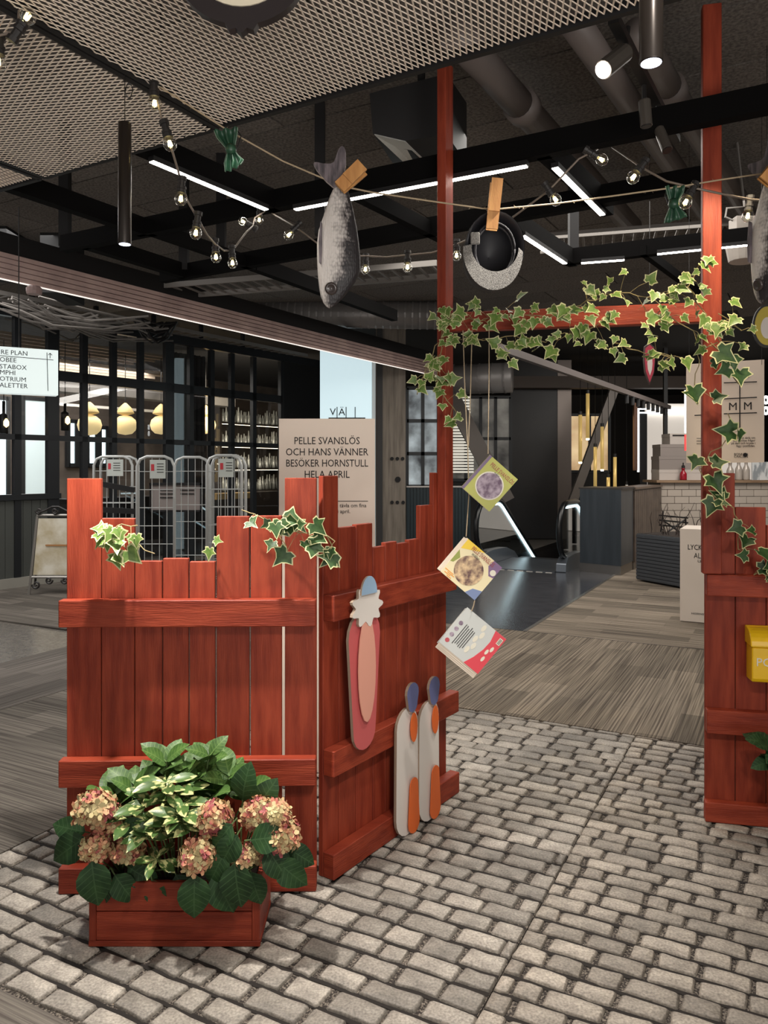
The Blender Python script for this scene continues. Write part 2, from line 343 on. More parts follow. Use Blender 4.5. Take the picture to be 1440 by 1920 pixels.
for k in range(n):
    p = W0+WD*(t0+(k+.5)*.115)+Z*.6
    mb = MB().obox((0, 0, 0), WD*.0545, WN*.02, Z*.48)
    if pl is None: pl = mb.build('plank', WAIN, wl); o = pl
    else: o = pl.copy(); COL.objects.link(o)
    o.location = p
# dark solid end bay of the partition
eb = MB(); a, b = WP(529, 1.7), WP(600, 1.7); eb.obox((a+b)/2, (b-a)/2, WN*.03, Z*1.7); eb.build('wall_partition_end', BLACKM, kind='structure')
# ---------------------------------------------------------------- restaurant behind the glass
OFF = 5.5
mb = MB(); a, b = WP(-260, 1.7, OFF), WP(700, 1.7, OFF); mb.obox((a+b)/2, (b-a)/2, WN*.05, Z*2.0); mb.build('wall_restaurant', mat('restaurant_wall', S(96, 86, 78), .8, c2=S(70, 62, 57), nscale=2), kind='structure')
DAYREFL = mat('daylight_pane', S(214, 232, 238), emit=1.9)
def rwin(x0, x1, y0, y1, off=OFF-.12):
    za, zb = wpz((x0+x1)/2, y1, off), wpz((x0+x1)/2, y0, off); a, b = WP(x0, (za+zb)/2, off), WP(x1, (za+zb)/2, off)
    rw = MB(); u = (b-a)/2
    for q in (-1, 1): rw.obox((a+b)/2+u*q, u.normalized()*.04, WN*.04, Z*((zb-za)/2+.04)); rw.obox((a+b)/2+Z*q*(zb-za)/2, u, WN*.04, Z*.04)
    f = rw.build('window_2', FRAME, kind='structure'); MB().obox((a+b)/2, u, WN*.01, Z*(zb-za)/2).build('window_pane', DAYREFL, f)
for r in ((-130, -60, 745, 960), (-52, 14, 745, 960), (127, 142, 790, 872), (147, 158, 795, 872), (163, 180, 800, 872), (186, 200, 802, 872)): rwin(*r)
DAYREFL = mat('sign_reflection_pane', S(190, 204, 206), emit=.55); rwin(42, 90, 748, 940)  # dim glowing pane stands in for the lit sign's reflection in the glass
SLAT = mat('ceiling_slat_wood', S(176, 158, 138), .6, rand=.1)
# slatted bulkhead under the restaurant ceiling
for lo_, off in ((3.02, 2.2), (3.3, 2.0)):
    for i in range(5):
        a, b = WP(-220, lo_+.055*i, off+.02*i), WP(250+20*i, lo_+.055*i, off+.02*i); 
        tag(MB().beam(a, b, .02, .045).build('ceiling_slat', SLAT), 'brown wooden ceiling slat behind the upper restaurant panes', 'slat', 'slats of the restaurant bulkhead')
mb = MB(); mb.beam(WP(-100, 2.84, 2.4), WP(430, 2.84, 2.4), .35, .22); tag(mb.build('air_duct', mat('pale_duct', S(112, 108, 104), .6)), 'long pale boxed air duct behind the restaurant glass', 'duct')
mb = MB(); mb.beam(WP(100, 2.62, 3.4), WP(330, 2.62, 3.4), .05, .05); tag(mb.build('lighting_track', WHITE), 'white lighting track hanging inside the restaurant', 'track')
GOLD = mat('cream_shade', S(236, 208, 150), .5, emit=.75)
def globe(px, py, off, r, lab, first=[None]):
    p = WP(px, wpz(px, py, off), off)
    if first[0] is None:
        t = root('globe_pendant', lab, 'pendant lamp', p, 'cream globe pendants in the restaurant'); first[0] = t
        MB().lathe([(0, -.17), (.11, -.15), (.17, -.09), (.195, 0), (.17, .09), (.10, .15), (.02, .17)], 14, p).build('globe', GOLD, t, smooth=True)
        MB().lathe([(.05, .17), (.15, .20), (.15, .215), (.10, .30), (.04, .36), (.015, .38)], 12, p).build('cap', mat('cream_cap', S(206, 178, 120), .5, emit=.3), t, smooth=True)
        MB().tube([p+Z*.38, p+Z*1.2], .008, 5).build('cable', BLACK, t)
    else: dup(first[0], p-first[0].location, lab)
for px, py in ((168, 797), (235, 797), (302, 797), (386, 797)): globe(px, py, 1.9, .19, 'cream globe pendant in the restaurant, '+{168: 'nearest the directory sign', 235: 'second from the directory sign', 302: 'just before the curtain', 386: 'past the curtain by the bar shelving'}[px])
def tpend(px, py, off, lab):
    p = WP(px, wpz(px, py, off), off); t = root('glass_pendant', lab, 'pendant lamp', p, 'small tubular pendants in the restaurant')
    MB().lathe([(.05, -.13), (.055, -.12), (.055, .12), (.02, .14), (.02, .3)], 10, p).build('shade', BLACK, t, smooth=True)
    MB().lathe([(.0, -.05), (.035, -.02), (.035, .03), (.01, .07)], 8, p-WN*-.06).build('bulb', mat('warm_bulb', S(255, 214, 150), emit=4), t, smooth=True)
    MB().tube([p+Z*.3, p+Z*1.1], .006, 5).build('cable', BLACK, t)
tpend(122, 790, .5, 'small dark tubular pendant with a warm bulb beside the restaurant door frame'); tpend(7, 795, .6, 'small dark tubular pendant with a warm bulb under the directory sign at the picture edge')
# back bar
SH = mat('bar_shelf_dark', S(52, 44, 38), .5); GLS = mat('bottle_glass', S(205, 205, 198), .15, .2, c2=S(90, 92, 88), nscale=6, rand=.5)
BWARM = mat('warm_back_panel', S(180, 140, 92), .6)
def barshelf(x0, x1, off, rows, cat_lab):
    pa, pb = WP(x0, 0, off), WP(x1, 0, off); t = root('bar_shelving', cat_lab, 'shelving', (pa+pb)/2)
    d = (pb-pa); u = d/2
    MB().obox((pa+pb)/2-WN*.2+Z*1.5, u, WN*.01, Z*1.5).build('back_panel', SH, t)
    for q in (-1, 1): MB().obox((pa+pb)/2+u*q+Z*1.5, u.normalized()*.03, WN*.2, Z*1.5).build('side_panel', SH, t)
    for z in rows:
        MB().obox((pa+pb)/2+Z*z, u, WN*.18, Z*.02).build('shelf', SH, t)
        MB().obox((pa+pb)/2+Z*(z-.026)+WN*.17, u*.98, WN*.006, Z*.005).build('shelf_light', mat('shelf_led', S(255, 236, 205), emit=5), t)
    return pa, pb
pa, pb = barshelf(402, 520, 3.2, (.95, 1.45, 1.95, 2.45), 'tall dark bar shelving full of bottles behind the restaurant glass')
bot = None
for zi, z in enumerate((.97, 1.47, 1.97, 2.47)):
    for k in range(26):
        p = pa+(pb-pa)*((k+.5)/26)+WN*(.08*((k % 3)-1)*.8)+Z*z
        h = .75+.5*random.Random(zi*40+k).random()
        if bot is None:
            bot = MB().lathe([(.034, 0), (.036, .02), (.036, .17), (.014, .22), (.013, .29)], 8, (0, 0, 0)).build('bar_bottle', GLS, smooth=True)
            tag(bot, 'small glass bottle in the rows on the restaurant bar shelving', 'bottle', 'bottles on the bar shelving'); o = bot
        else: o = bot.copy(); COL.objects.link(o)
        o.location = p; o.scale = (1.1, 1.1, h); o['label'] = 'small glass bottle on the %s shelf of the restaurant bar shelving' % ('lowest', 'second lowest', 'second highest', 'topmost')[zi]; o['group'] = 'bottles on the %s bar shelf' % ('lowest', 'second lowest', 'second highest', 'topmost')[zi]
area(WP(430, 2.6, 1.2), WP(440, 1.0, 3.4), 90, 1.5, 1.5, (1, .88, .7)); area(WP(120, 3.2, 2.6), WP(120, 0, 2.6), 170, 3, 2, (1, .95, .9)); area(WP(60, 3.4, 4), WP(60, 2, 5.5), 90, 3, 1, (1, .95, .9))
# curtain inside
CURT = mat('charcoal_curtain', S(58, 56, 57), .9)
mb = MB(); pa, pb = WP(318, 0, .35), WP(386, 0, .35); n = 40
vs = []
for k in range(n+1):
    p = pa+(pb-pa)*k/n+WN*.05*math.sin(k*1.25); vs += [p+Z*.05, p+Z*3.3]
mb.add(vs, [(2*k, 2*k+2, 2*k+3, 2*k+1) for k in range(n)])
tag(mb.build('curtain', CURT, smooth=True), 'charcoal floor-length curtain gathered behind the partition', 'curtain')
# low bar counter and menus seen between the cages
mb = MB(); mb.beam(WP(110, .5, 1.6), WP(520, .5, 1.6), .5, 1.0); tag(mb.build('bar_counter', mat('bar_front', S(42, 36, 33), .5)), 'long dark bar counter inside the restaurant', 'counter')
mb = MB(); mb.beam(WP(395, .98, .8), WP(468, .98, .8), .3, .10); tag(mb.build('bench_seat', mat('tan_leather', S(196, 160, 104), .5)), 'tan padded bench seen between the cages', 'bench')
# ---------------------------------------------------------------- red fences
def fence(name, label, o, d, nrm, edges, tops, rails, thick=.022, rthick=.045, ends=(0, 0), gaps=None):
    """o: foot of the front face of the boards, d: along, nrm: towards the viewer; edges in metres along d; tops: heights"""
    t = root(name, label, 'fence', o+d*(edges[-1][1]/2)); bs = []
    for (a, b), z in zip(edges, tops):
        c = o+d*(a+b)/2-nrm*thick/2+Z*(z/2+.001)
        bs.append(MB().obox(c, d*(b-a)/2, nrm*thick/2, Z*(z/2-.001)).build('board', REDV, t, bev=.002))
    for z0, z1, e0, e1 in rails:
        a, b = edges[0][0]-e0, edges[-1][1]+e1; c = o+d*(a+b)/2+nrm*(rthick/2+.0005)+Z*(z0+z1)/2
        mb = MB().obox(c, d*(b-a)/2, nrm*rthick/2, Z*(z1-z0)/2); mb.v = [v for v in mb.v]
        mb.build('rail', REDH, t, bev=.003)
    return t
LO = Vector((-1.12, 2.734, 0)); LE = Vector((-.232, 2.752, 0)); LDv = (LE-LO).normalized(); LN = Vector((LDv.y, -LDv.x, 0))
def along(o, d, px): k = (px-720)/F; return (k*o.y-o.x)/(d.x-k*d.y)
def zat(o, d, px, py): q = o+d*along(o, d, px); return H-(py-875)/F*q.y
ed = [(125, 189), (190.5, 251.5), (253, 303.5), (305.5, 353), (355.5, 403), (406, 467), (470, 528), (534, 593.5)]; tp = [897, 972, 1052, 1047, 1053, 968, 967, 896]
fl = fence('picket_fence', 'red-painted fence panel of stepped boards standing behind the flower crate', LO, LDv, LN,
      [(along(LO, LDv, a), along(LO, LDv, b)) for a, b in ed], [zat(LO, LDv, (a+b)/2, y) for (a, b), y in zip(ed, tp)],
      [(.936, 1.031, .012, 0), (.374, .469, .012, 0), (.002, .092, .012, .002)])
WO = Vector((-.225, 2.80, 0)); WDr = Vector((.571, .821, 0)).normalized(); WNr = Vector((WDr.y, -WDr.x, 0))
we = [605, 635, 667.5, 699, 722, 744.6, 766, 787, 812, 837]; wtops = [892, 988, 982, 1025, 1016, 1018, 1011, 947, 886]
fence('picket_fence', 'red-painted fence wing with the two painted cutout boards, angled back to the archway', WO, WDr, WNr,
      [(along(WO, WDr, a)+.002, along(WO, WDr, b)-.002) for a, b in zip(we, we[1:])], [zat(WO, WDr, (a+b)/2, y) for a, b, y in zip(we, we[1:], wtops)],
      [(.937, 1.033, 0, .01), (.374, .469, 0, .03), (.002, .095, .0, .035)], rthick=.05)
RO = Vector((1.352, 3.285, 0)); RD = Vector((.9775, -.211, 0)).normalized(); RN = Vector((-.211, -.9775, 0)).normalized()
re_ = [(1322, 1378), (1379.5, 1436), (1437.5, 1494), (1496, 1552), (1554, 1612)]
fence('picket_fence', 'red-painted fence panel carrying the yellow mailbox', RO, RD, RN, [(along(RO, RD, a), along(RO, RD, b)) for a, b in re_],
      [zat(RO, RD, (a+b)/2, y) for (a, b), y in zip(re_, (887, 951, 985, 930, 880))], [(.955, 1.045, 0, 0), (.375, .475, 0, 0), (.002, .085, .006, 0)])
# ---------------------------------------------------------------- archway: two posts and a lintel bar, screwed to the fences
arch = root('garden_archway', 'red-painted archway of two tall posts and a crossbar hung with ivy', 'archway', (.85, 3.3, 0))
pl_ = P(833, 1060, 3.50); z0 = 1.036
pd = WDr; pq = WO+WDr*(along(WO, WDr, 826)-.0)+WNr*.024
MB().obox(Vector((pq.x, pq.y, (z0+3.32)/2)), WDr*.035, WNr*.0225, Z*(3.32-z0)/2).build('post', REDV, arch, bev=.003)
pr = RO+RD*.040+RN*.024
MB().obox(Vector((pr.x, pr.y, (1.048+3.45)/2)), RD*.0375, RN*.0225, Z*(3.45-1.048)/2).build('post', REDV, arch, bev=.003)
A = Vector((pq.x, pq.y, 2.152))+Vector((.02, 0, 0)); B_ = Vector((pr.x, pr.y, 2.152))-RD*.036
MB().beam(A, B_, .045, .085).build('crossbar', REDH, arch, bev=.003)
# ---------------------------------------------------------------- flower crate
x0, x1, y0, y1 = -.922, -.388, 2.40, 2.63
cr = root('flower_crate', 'low red-painted wooden crate planted with hydrangeas and green plants', 'planter', ((x0+x1)/2, (y0+y1)/2, 0))
for za, zb in ((.019, .108), (.111, .2)):
    MB().box((x0+.022, y0, za), (x1-.024, y0+.018, zb)).build('board', REDH, cr, bev=.002); MB().box((x0+.02, y1-.018, za), (x1-.02, y1, zb)).build('board', REDH, cr, bev=.002)
    for xx in (x0, x1-.018): MB().box((xx, y0+.001, za), (xx+.018, y1-.001, zb)).build('side_board', RED, cr, bev=.002)
MB().box((x0-.001, y0-.003, .001), (x1+.001, y1, .0185)).build('base_strip', REDH, cr, bev=.002)
for xx in (x0+.0005, x1-.0245): MB().box((xx, y0-.003, .019), (xx+.022, y0+.016, .2)).build('corner_strip', REDV, cr, bev=.002)
MB().box((x0+.02, y0+.02, .02), (x1-.02, y1-.02, .17)).build('soil', mat('soil', S(40, 30, 24), .95, bump=.6, bscale=90), cr)
# ---------------------------------------------------------------- leaves
def leafmat(name, c, c2, var=0, vein=None, rough=.38, rand=.22):
    m = mat(name, c, rough, c2=c2, nscale=3, rand=rand, spec=.28); nt = m.node_tree; N = nt.nodes; L = nt.links; b = N['Principled BSDF']
    src = b.inputs['Base Color'].links[0].from_socket
    if var:
        tc = N.new('ShaderNodeTexCoord'); oi = N.new('ShaderNodeObjectInfo'); ad = N.new('ShaderNodeVectorMath'); ad.operation = 'ADD'; L.new(tc.outputs['Object'], ad.inputs[0]); L.new(oi.outputs['Location'], ad.inputs[1])
        mp = N.new('ShaderNodeMapping'); mp.inputs['Scale'].default_value = (3.5, 1.4, 1); L.new(ad.outputs[0], mp.inputs[0])
        n = N.new('ShaderNodeTexNoise'); n.inputs['Scale'].default_value = 1.3; n.inputs['Detail'].default_value = 3; L.new(mp.outputs[0], n.inputs[0])
        r = N.new('ShaderNodeMapRange'); r.inputs[1].default_value = .52; r.inputs[2].default_value = .57; L.new(n.outputs[0], r.inputs[0])
        mx = N.new('ShaderNodeMix'); mx.data_type = 'RGBA'; mx.inputs[7].default_value = S(206, 204, 140); L.new(src, mx.inputs[6]); L.new(r.outputs[0], mx.inputs[0]); src = mx.outputs[2]
    if vein:
        tc = N.new('ShaderNodeTexCoord'); sp = N.new('ShaderNodeSeparateXYZ'); L.new(tc.outputs['Object'], sp.inputs[0])
        ab = N.new('ShaderNodeMath'); ab.operation = 'ABSOLUTE'; L.new(sp.outputs['X'], ab.inputs[0])
        ma = N.new('ShaderNodeMath'); ma.operation = 'MULTIPLY_ADD'; ma.inputs[1].default_value = -.55; L.new(ab.outputs[0], ma.inputs[0]); L.new(sp.outputs['Y'], ma.inputs[2])
        k = N.new('ShaderNodeMath'); k.operation = 'MULTIPLY'; k.inputs[1].default_value = 7.5; L.new(ma.outputs[0], k.inputs[0])
        fr = N.new('ShaderNodeMath'); fr.operation = 'PINGPONG'; fr.inputs[1].default_value = .5; L.new(k.outputs[0], fr.inputs[0])
        l1 = N.new('ShaderNodeMath'); l1.operation = 'LESS_THAN'; l1.inputs[1].default_value = .075; L.new(fr.outputs[0], l1.inputs[0])
        l2 = N.new('ShaderNodeMath'); l2.operation = 'LESS_THAN'; l2.inputs[1].default_value = .016; L.new(ab.outputs[0], l2.inputs[0])
        mxx = N.new('ShaderNodeMath'); mxx.operation = 'MAXIMUM'; L.new(l1.outputs[0], mxx.inputs[0]); L.new(l2.outputs[0], mxx.inputs[1])
        mf = N.new('ShaderNodeMath'); mf.operation = 'MULTIPLY'; mf.inputs[1].default_value = .5; L.new(mxx.outputs[0], mf.inputs[0])
        mx = N.new('ShaderNodeMix'); mx.data_type = 'RGBA'; mx.inputs[7].default_value = vein; L.new(src, mx.inputs[6]); L.new(mf.outputs[0], mx.inputs[0]); src = mx.outputs[2]
    L.new(src, b.inputs['Base Color']); return m
def mesh_of(name, vs, fs, mats, mi=None):
    me = bpy.data.meshes.new(name); me.from_pydata(vs, [], fs)
    for m in mats: me.materials.append(m)
    if mi: me.polygons.foreach_set('material_index', mi)
    me.polygons.foreach_set('use_smooth', [True]*len(fs)); me.update(); return me
def ovate(name, m, wd, rnd, curl=.25, fold=.25, wave=0, point=1.0):
    vs = []; fs = []; n = 6
    for i in range(n+1):
        t = i/n; wv = wd*(math.sin(PI*min(1, t**point))**.75 if 0 < t < 1 else 0.012)
        zc = -curl*t*t
        for s in (-1, -.5, 0, .5, 1): vs.append((s*wv, t, zc+fold*abs(s)*wv+wave*math.sin(9*t+3*s)*abs(s)))
    for i in range(n):
        for k in range(4): a = i*5+k; fs.append((a, a+1, a+6, a+5))
    return mesh_of(name, vs, fs, [m])
def ivyleaf(rnd, green, rim, rimw=.8):
    half = [(0, -.02), (.16, -.20), (.42, -.16), (.40, .06), (.66, .26), (.36, .40), (.20, .56), (0, 1.0)]
    half = [(x*rnd.uniform(.88, 1.12), y+rnd.uniform(-.04, .04)) for x, y in half]; half[0] = (0, 0); half[-1] = (0, half[-1][1])
    out = half+[(-x*rnd.uniform(.92, 1.08), y) for x, y in half[-2:0:-1]]; n = len(out); c = (0, .26); cu = rnd.uniform(.0, .3); fo = rnd.uniform(.1, .35)
    def zz(x, y): return fo*abs(x)-cu*(y-.2)**2
    inn = [(c[0]+(x-c[0])*rimw, c[1]+(y-c[1])*rimw) for x, y in out]
    vs = [(x, y, zz(x, y)) for x, y in out]+[(x, y, zz(x, y)) for x, y in inn]+[(c[0], c[1], zz(*c)-.02)]
    fs = [(k, (k+1) % n, n+(k+1) % n, n+k) for k in range(n)]+[(n+k, n+(k+1) % n, 2*n) for k in range(n)]
    return mesh_of('ivy_leaf', vs, fs, [green, rim], [1]*n+[0]*n)
R1 = random.Random(11)
IVG = leafmat('ivy_green', S(74, 102, 46), S(110, 132, 66), rough=.45); IVD = leafmat('ivy_dark_green', S(36, 60, 30), S(56, 82, 42), rough=.45); IVR = mat('ivy_cream_rim', S(184, 182, 134), .5, rand=.15)
STEM = mat('ivy_stem', S(140, 124, 84), .7)
ivA = [ivyleaf(R1, IVG, IVR, .82) for _ in range(7)]; ivB = [ivyleaf(R1, IVD, IVR, .87) for _ in range(7)]
def put_leaf(me, parent, p, tip, nrm, s):
    tip = tip.normalized(); n = (nrm-tip*nrm.dot(tip)); n = n.normalized() if n.length > 1e-3 else Vector((0, -1, 0)); x = tip.cross(n)
    o = bpy.data.objects.new('leaf', me); COL.objects.link(o); o.parent = parent
    M4 = Matrix((x*s, tip*s, n*s)).transposed().to_4x4(); M4.translation = p-ORG[parent.name]; o.matrix_local = M4; return o
def ivy(label, paths, meshes, size, seed, n_per_m=34, spread=.035, group=None, fwd=.02, reject=None):
    """paths: lists of (px, py, depth)"""
    rnd = random.Random(seed); first = P(*paths[0][0]); t = root('ivy_garland', label, 'ivy', first, group); mb = MB(); leaves = 0
    for path in paths:
        pts = [P(*q) for q in path]; fine = []
        for a, b in zip(pts, pts[1:]):
            k = max(2, int((b-a).length/.03)); fine += [a+(b-a)*i/k+Vector((rnd.uniform(-1, 1), rnd.uniform(-1, 1)*.6, rnd.uniform(-1, 1)))*.007 for i in range(k)]
        fine.append(pts[-1]); mb.tube(fine, .0022, 5)
        ln = sum((b-a).length for a, b in zip(fine, fine[1:]))
        for i in range(int(ln*n_per_m)):
            q = rnd.choice(fine); off = Vector((rnd.gauss(0, 1), -abs(rnd.gauss(0, .5)), rnd.gauss(-.2, 1)))*spread; p = q+off+Vector((0, -fwd, 0))
            s = size*rnd.uniform(.55, 1.2); tip = Vector((rnd.uniform(-1, 1), rnd.uniform(-.5, .1), rnd.uniform(-1.2, .35)))
            nrm = Vector((rnd.uniform(-.55, .55), -1, rnd.uniform(-.1, .9)))
            put_leaf(rnd.choice(meshes), t, p, tip, nrm, s); mb.tube([q, (q+p)/2+Z*.006, p], .0011, 4); leaves += 1
    mb.build('vine', STEM, t); return t
ivy('variegated ivy draped over the archway crossbar and down its posts', [
    [(1268, 548, 3.12), (1215, 556, 3.13), (1160, 548, 3.17), (1100, 566, 3.22), (1040, 590, 3.28), (975, 590, 3.33), (905, 600, 3.40), (840, 596, 3.43), (818, 650, 3.42), (795, 700, 3.42), (782, 740, 3.42)],
    [(1305, 505, 3.10), (1290, 540, 3.10), (1330, 600, 3.09), (1350, 640, 3.09)], [(1150, 600, 3.15), (1085, 625, 3.20), (1020, 640, 3.28), (950, 630, 3.34), (880, 640, 3.38)],
    [(1300, 620, 3.10), (1240, 585, 3.12), (1210, 615, 3.12)], [(835, 600, 3.4), (815, 720, 3.42), (855, 772, 3.38)], [(1350, 585, 3.08), (1390, 620, 3.08)], [(1150, 640, 3.15), (1180, 655, 3.12), (1260, 668, 3.10)]],
    ivA, .054, 4, n_per_m=50, spread=.036, fwd=.035)
ivy('dark-leaved ivy strand trailing down the archway post beside the hanging poster', [
    [(1335, 640, 3.12), (1365, 690, 3.11), (1385, 720, 3.10)], [(1368, 775, 3.13), (1375, 815, 3.13), (1335, 850, 3.12), (1315, 880, 3.12), (1335, 925, 3.13), (1375, 950, 3.13), (1388, 990, 3.14), (1384, 1030, 3.14)], [(1345, 640, 3.1), (1310, 660, 3.1), (1302, 730, 3.1)]],
    ivB, .072, 8, n_per_m=20, spread=.03, fwd=.035)
ivy('small ivy sprig with cream edges on the low boards beside the tall corner board', [[(252, 1045, 2.69), (230, 1022, 2.68), (190, 1012, 2.67)], [(205, 1003, 2.68), (228, 985, 2.67), (258, 985, 2.67)], [(215, 1000, 2.68), (240, 1010, 2.67), (290, 1038, 2.67)], [(390, 1050, 2.72), (398, 1025, 2.72)]], ivA, .058, 2, n_per_m=42, spread=.022, fwd=.03)
ivy('ivy sprig bridging the gap between the two fence panels', [[(455, 955, 2.70), (480, 962, 2.70), (515, 985, 2.69), (560, 1000, 2.68), (600, 1000, 2.68), (628, 1015, 2.68)], [(520, 990, 2.69), (540, 1035, 2.69)], [(610, 1005, 2.68), (632, 1055, 2.70)]], ivB, .062, 3, n_per_m=34, spread=.026, fwd=.03)
ivy('short ivy tuft lying on the top rail above the yellow mailbox', [[(1412, 1078, 3.15), (1440, 1066, 3.13), (1475, 1070, 3.12)]], ivB, .06, 6, n_per_m=60, spread=.016, fwd=.03)
# ---------------------------------------------------------------- plants of the crate
LF1 = leafmat('gardenia_leaf', S(56, 86, 40), S(80, 110, 52), vein=S(112, 138, 78), rough=.45); LF2 = leafmat('hydrangea_leaf', S(30, 56, 28), S(46, 74, 38), vein=S(70, 98, 62), rough=.55); LF3 = leafmat('schefflera_leaf', S(62, 92, 46), S(84, 110, 58), var=1, rough=.35)
ovG = [ovate('glossy_leaf', LF1, .30, R1, curl=.2+.2*R1.random(), fold=.15) for _ in range(4)]
ovH = [ovate('broad_leaf', LF2, .40, R1, curl=.3+.2*R1.random(), fold=.12, wave=.03, point=.85) for _ in range(4)]
ovS = [ovate('leaflet', LF3, .19, R1, curl=.15+.15*R1.random(), fold=.2, point=1.25) for _ in range(4)]
GST = mat('green_stem', S(86, 104, 58), .6)
def whorl(t, mb, base, top, meshes, size, n, rnd, up=.35, jit=.3):
    mb.tube([base, (base+top)/2+Vector((rnd.uniform(-.01, .01), 0, 0)), top], .003, 5)
    a0 = rnd.uniform(0, 6.28); ax = (top-base).normalized()
    for k in range(n):
        a = a0+2*PI*k/n+rnd.uniform(-jit, jit); d = Vector((math.cos(a), math.sin(a)*.85-.12, up+rnd.uniform(-.2, .35)))
        nrm = (Z+Vector((0, -.55, 0))-d*.2+Vector((rnd.uniform(-.2, .2), 0, 0))); put_leaf(rnd.choice(meshes), t, top-ax*.012*(k % 3), d, nrm, size*rnd.uniform(.75, 1.15))
rn = random.Random(21)
g = root('gardenia_plant', 'tall glossy green plant with ribbed leaves at the back of the crate', 'plant', (-.68, 2.57, .17)); mb = MB()
for px, py, d in ((204, 1490, 2.54), (248, 1478, 2.53), (312, 1428, 2.57), (296, 1468, 2.56), (392, 1418, 2.57), (372, 1462, 2.56), (398, 1490, 2.53), (340, 1450, 2.58), (225, 1500, 2.52), (462, 1492, 2.56), (430, 1455, 2.57)):
    tp_ = P(px, py, d); whorl(g, mb, Vector((-.68+.45*(tp_.x+.68), 2.57, .17)), tp_, ovG, .105, 6, rn, up=.95)
mb.build('stems', GST, g)
g = root('variegated_schefflera', 'schefflera with cream-splashed finger leaves in the middle of the crate', 'plant', (-.66, 2.49, .17)); mb = MB()
for px, py, d in ((310, 1468, 2.47), (340, 1505, 2.44), (335, 1530, 2.42), (265, 1512, 2.45), (293, 1610, 2.40), (300, 1550, 2.42), (240, 1535, 2.43), (370, 1545, 2.43), (275, 1565, 2.41), (330, 1480, 2.5), (345, 1525, 2.39), (225, 1515, 2.46), (365, 1500, 2.48), (310, 1520, 2.46), (285, 1490, 2.5)):
    tp_ = P(px, py, d); whorl(g, mb, Vector((-.66+.4*(tp_.x+.66), 2.49, .17)), tp_, ovS, .098, 7, rn, up=.15, jit=.2)
mb.build('stems', GST, g)
PET = bpy.data.materials.new('hydrangea_petal'); PET.use_nodes = True
_N = PET.node_tree.nodes; _L = PET.node_tree.links; _gi = _N.new('ShaderNodeNewGeometry'); _oi = _N.new('ShaderNodeTexCoord'); _nz = _N.new('ShaderNodeTexNoise'); _nz.inputs['Scale'].default_value = 1.6; _L.new(_gi.outputs['Position'], _nz.inputs[0])
_nz.inputs['Scale'].default_value = 24
_ad = _N.new('ShaderNodeMath'); _ad.operation = 'MULTIPLY_ADD'; _ad.inputs[1].default_value = .5; _L.new(_gi.outputs['Random Per Island'], _ad.inputs[0]); _L.new(_nz.outputs[0], _ad.inputs[2])
_cr = _N.new('ShaderNodeValToRGB'); _L.new(_ad.outputs[0], _cr.inputs[0]); _e = _cr.color_ramp.elements; _e[0].position = .60; _e[0].color = S(196, 180, 132); _e[1].position = 1.0; _e[1].color = S(160, 84, 86)
_x = _e.new(.82); _x.color = S(198, 148, 110); _x = _e.new(.95); _x.color = S(182, 104, 88)
_L.new(_cr.outputs[0], _N['Principled BSDF'].inputs['Base Color']); _N['Principled BSDF'].inputs['Roughness'].default_value = .7
def flowerhead(seed):
    rnd = random.Random(seed); vs = []; fs = []; n = 78
    for k in range(n):
        zf = 1-1.55*(k+.5)/n; a = k*2.39996; rr = math.sqrt(max(0, 1-zf*zf)); d = Vector((rr*math.cos(a), rr*math.sin(a), zf*.85)); c = d*rnd.uniform(.84, 1.04)
        d = (d+Vector((rnd.gauss(0, .25), rnd.gauss(0, .25), rnd.gauss(0, .25)))).normalized(); e = d.cross(Vector((.3, .2, 1))).normalized(); f = d.cross(e); rot = rnd.uniform(0, 1.57); s = rnd.uniform(.26, .37)
        b = len(vs); vs.append(tuple(c))
        for q in range(4):
            a2 = rot+q*PI/2; u = e*math.cos(a2)+f*math.sin(a2); vv = e*-math.sin(a2)+f*math.cos(a2); i = len(vs); lift = rnd.uniform(.01, .12)
            vs += [tuple(c+u*s*.55+vv*s*.42+d*.03), tuple(c+u*s*1.05+vv*s*.22+d*lift), tuple(c+u*s*1.05-vv*s*.22+d*lift), tuple(c+u*s*.55-vv*s*.42+d*.03)]
            fs += [(b, i, i+3), (i, i+1, i+2, i+3)]
    return mesh_of('flower_head', vs, fs, [PET])
heads = [flowerhead(s) for s in (1, 2, 3)]
def hydrangea(label, base, hs, leaves, seed):
    rnd = random.Random(seed); t = root('hydrangea', label, 'plant', base); mb = MB()
    for px, py, d, r in hs:
        c = P(px, py, d); o = bpy.data.objects.new('flower_head', rnd.choice(heads)); COL.objects.link(o); o.parent = t; o.location = c-Vector(base); o.scale = (r, r, r); o.rotation_euler = (rnd.uniform(.1, .7), rnd.uniform(-.3, .3), rnd.uniform(0, 6))
        b0 = Vector(base); mb.tube([b0, (b0+c)/2+Z*.02, c], .0035, 5)
    for px, py, d, s, ang in leaves:
        p = P(px, py, d); tip = Vector((math.sin(ang), -.35, math.cos(ang))); put_leaf(rnd.choice(ovH), t, p, tip, Vector((rnd.uniform(-.3, .3), -1, .45)), s); mb.tube([Vector(base), p-tip*.02, p], .0025, 5)
    mb.build('stems', GST, t); return t
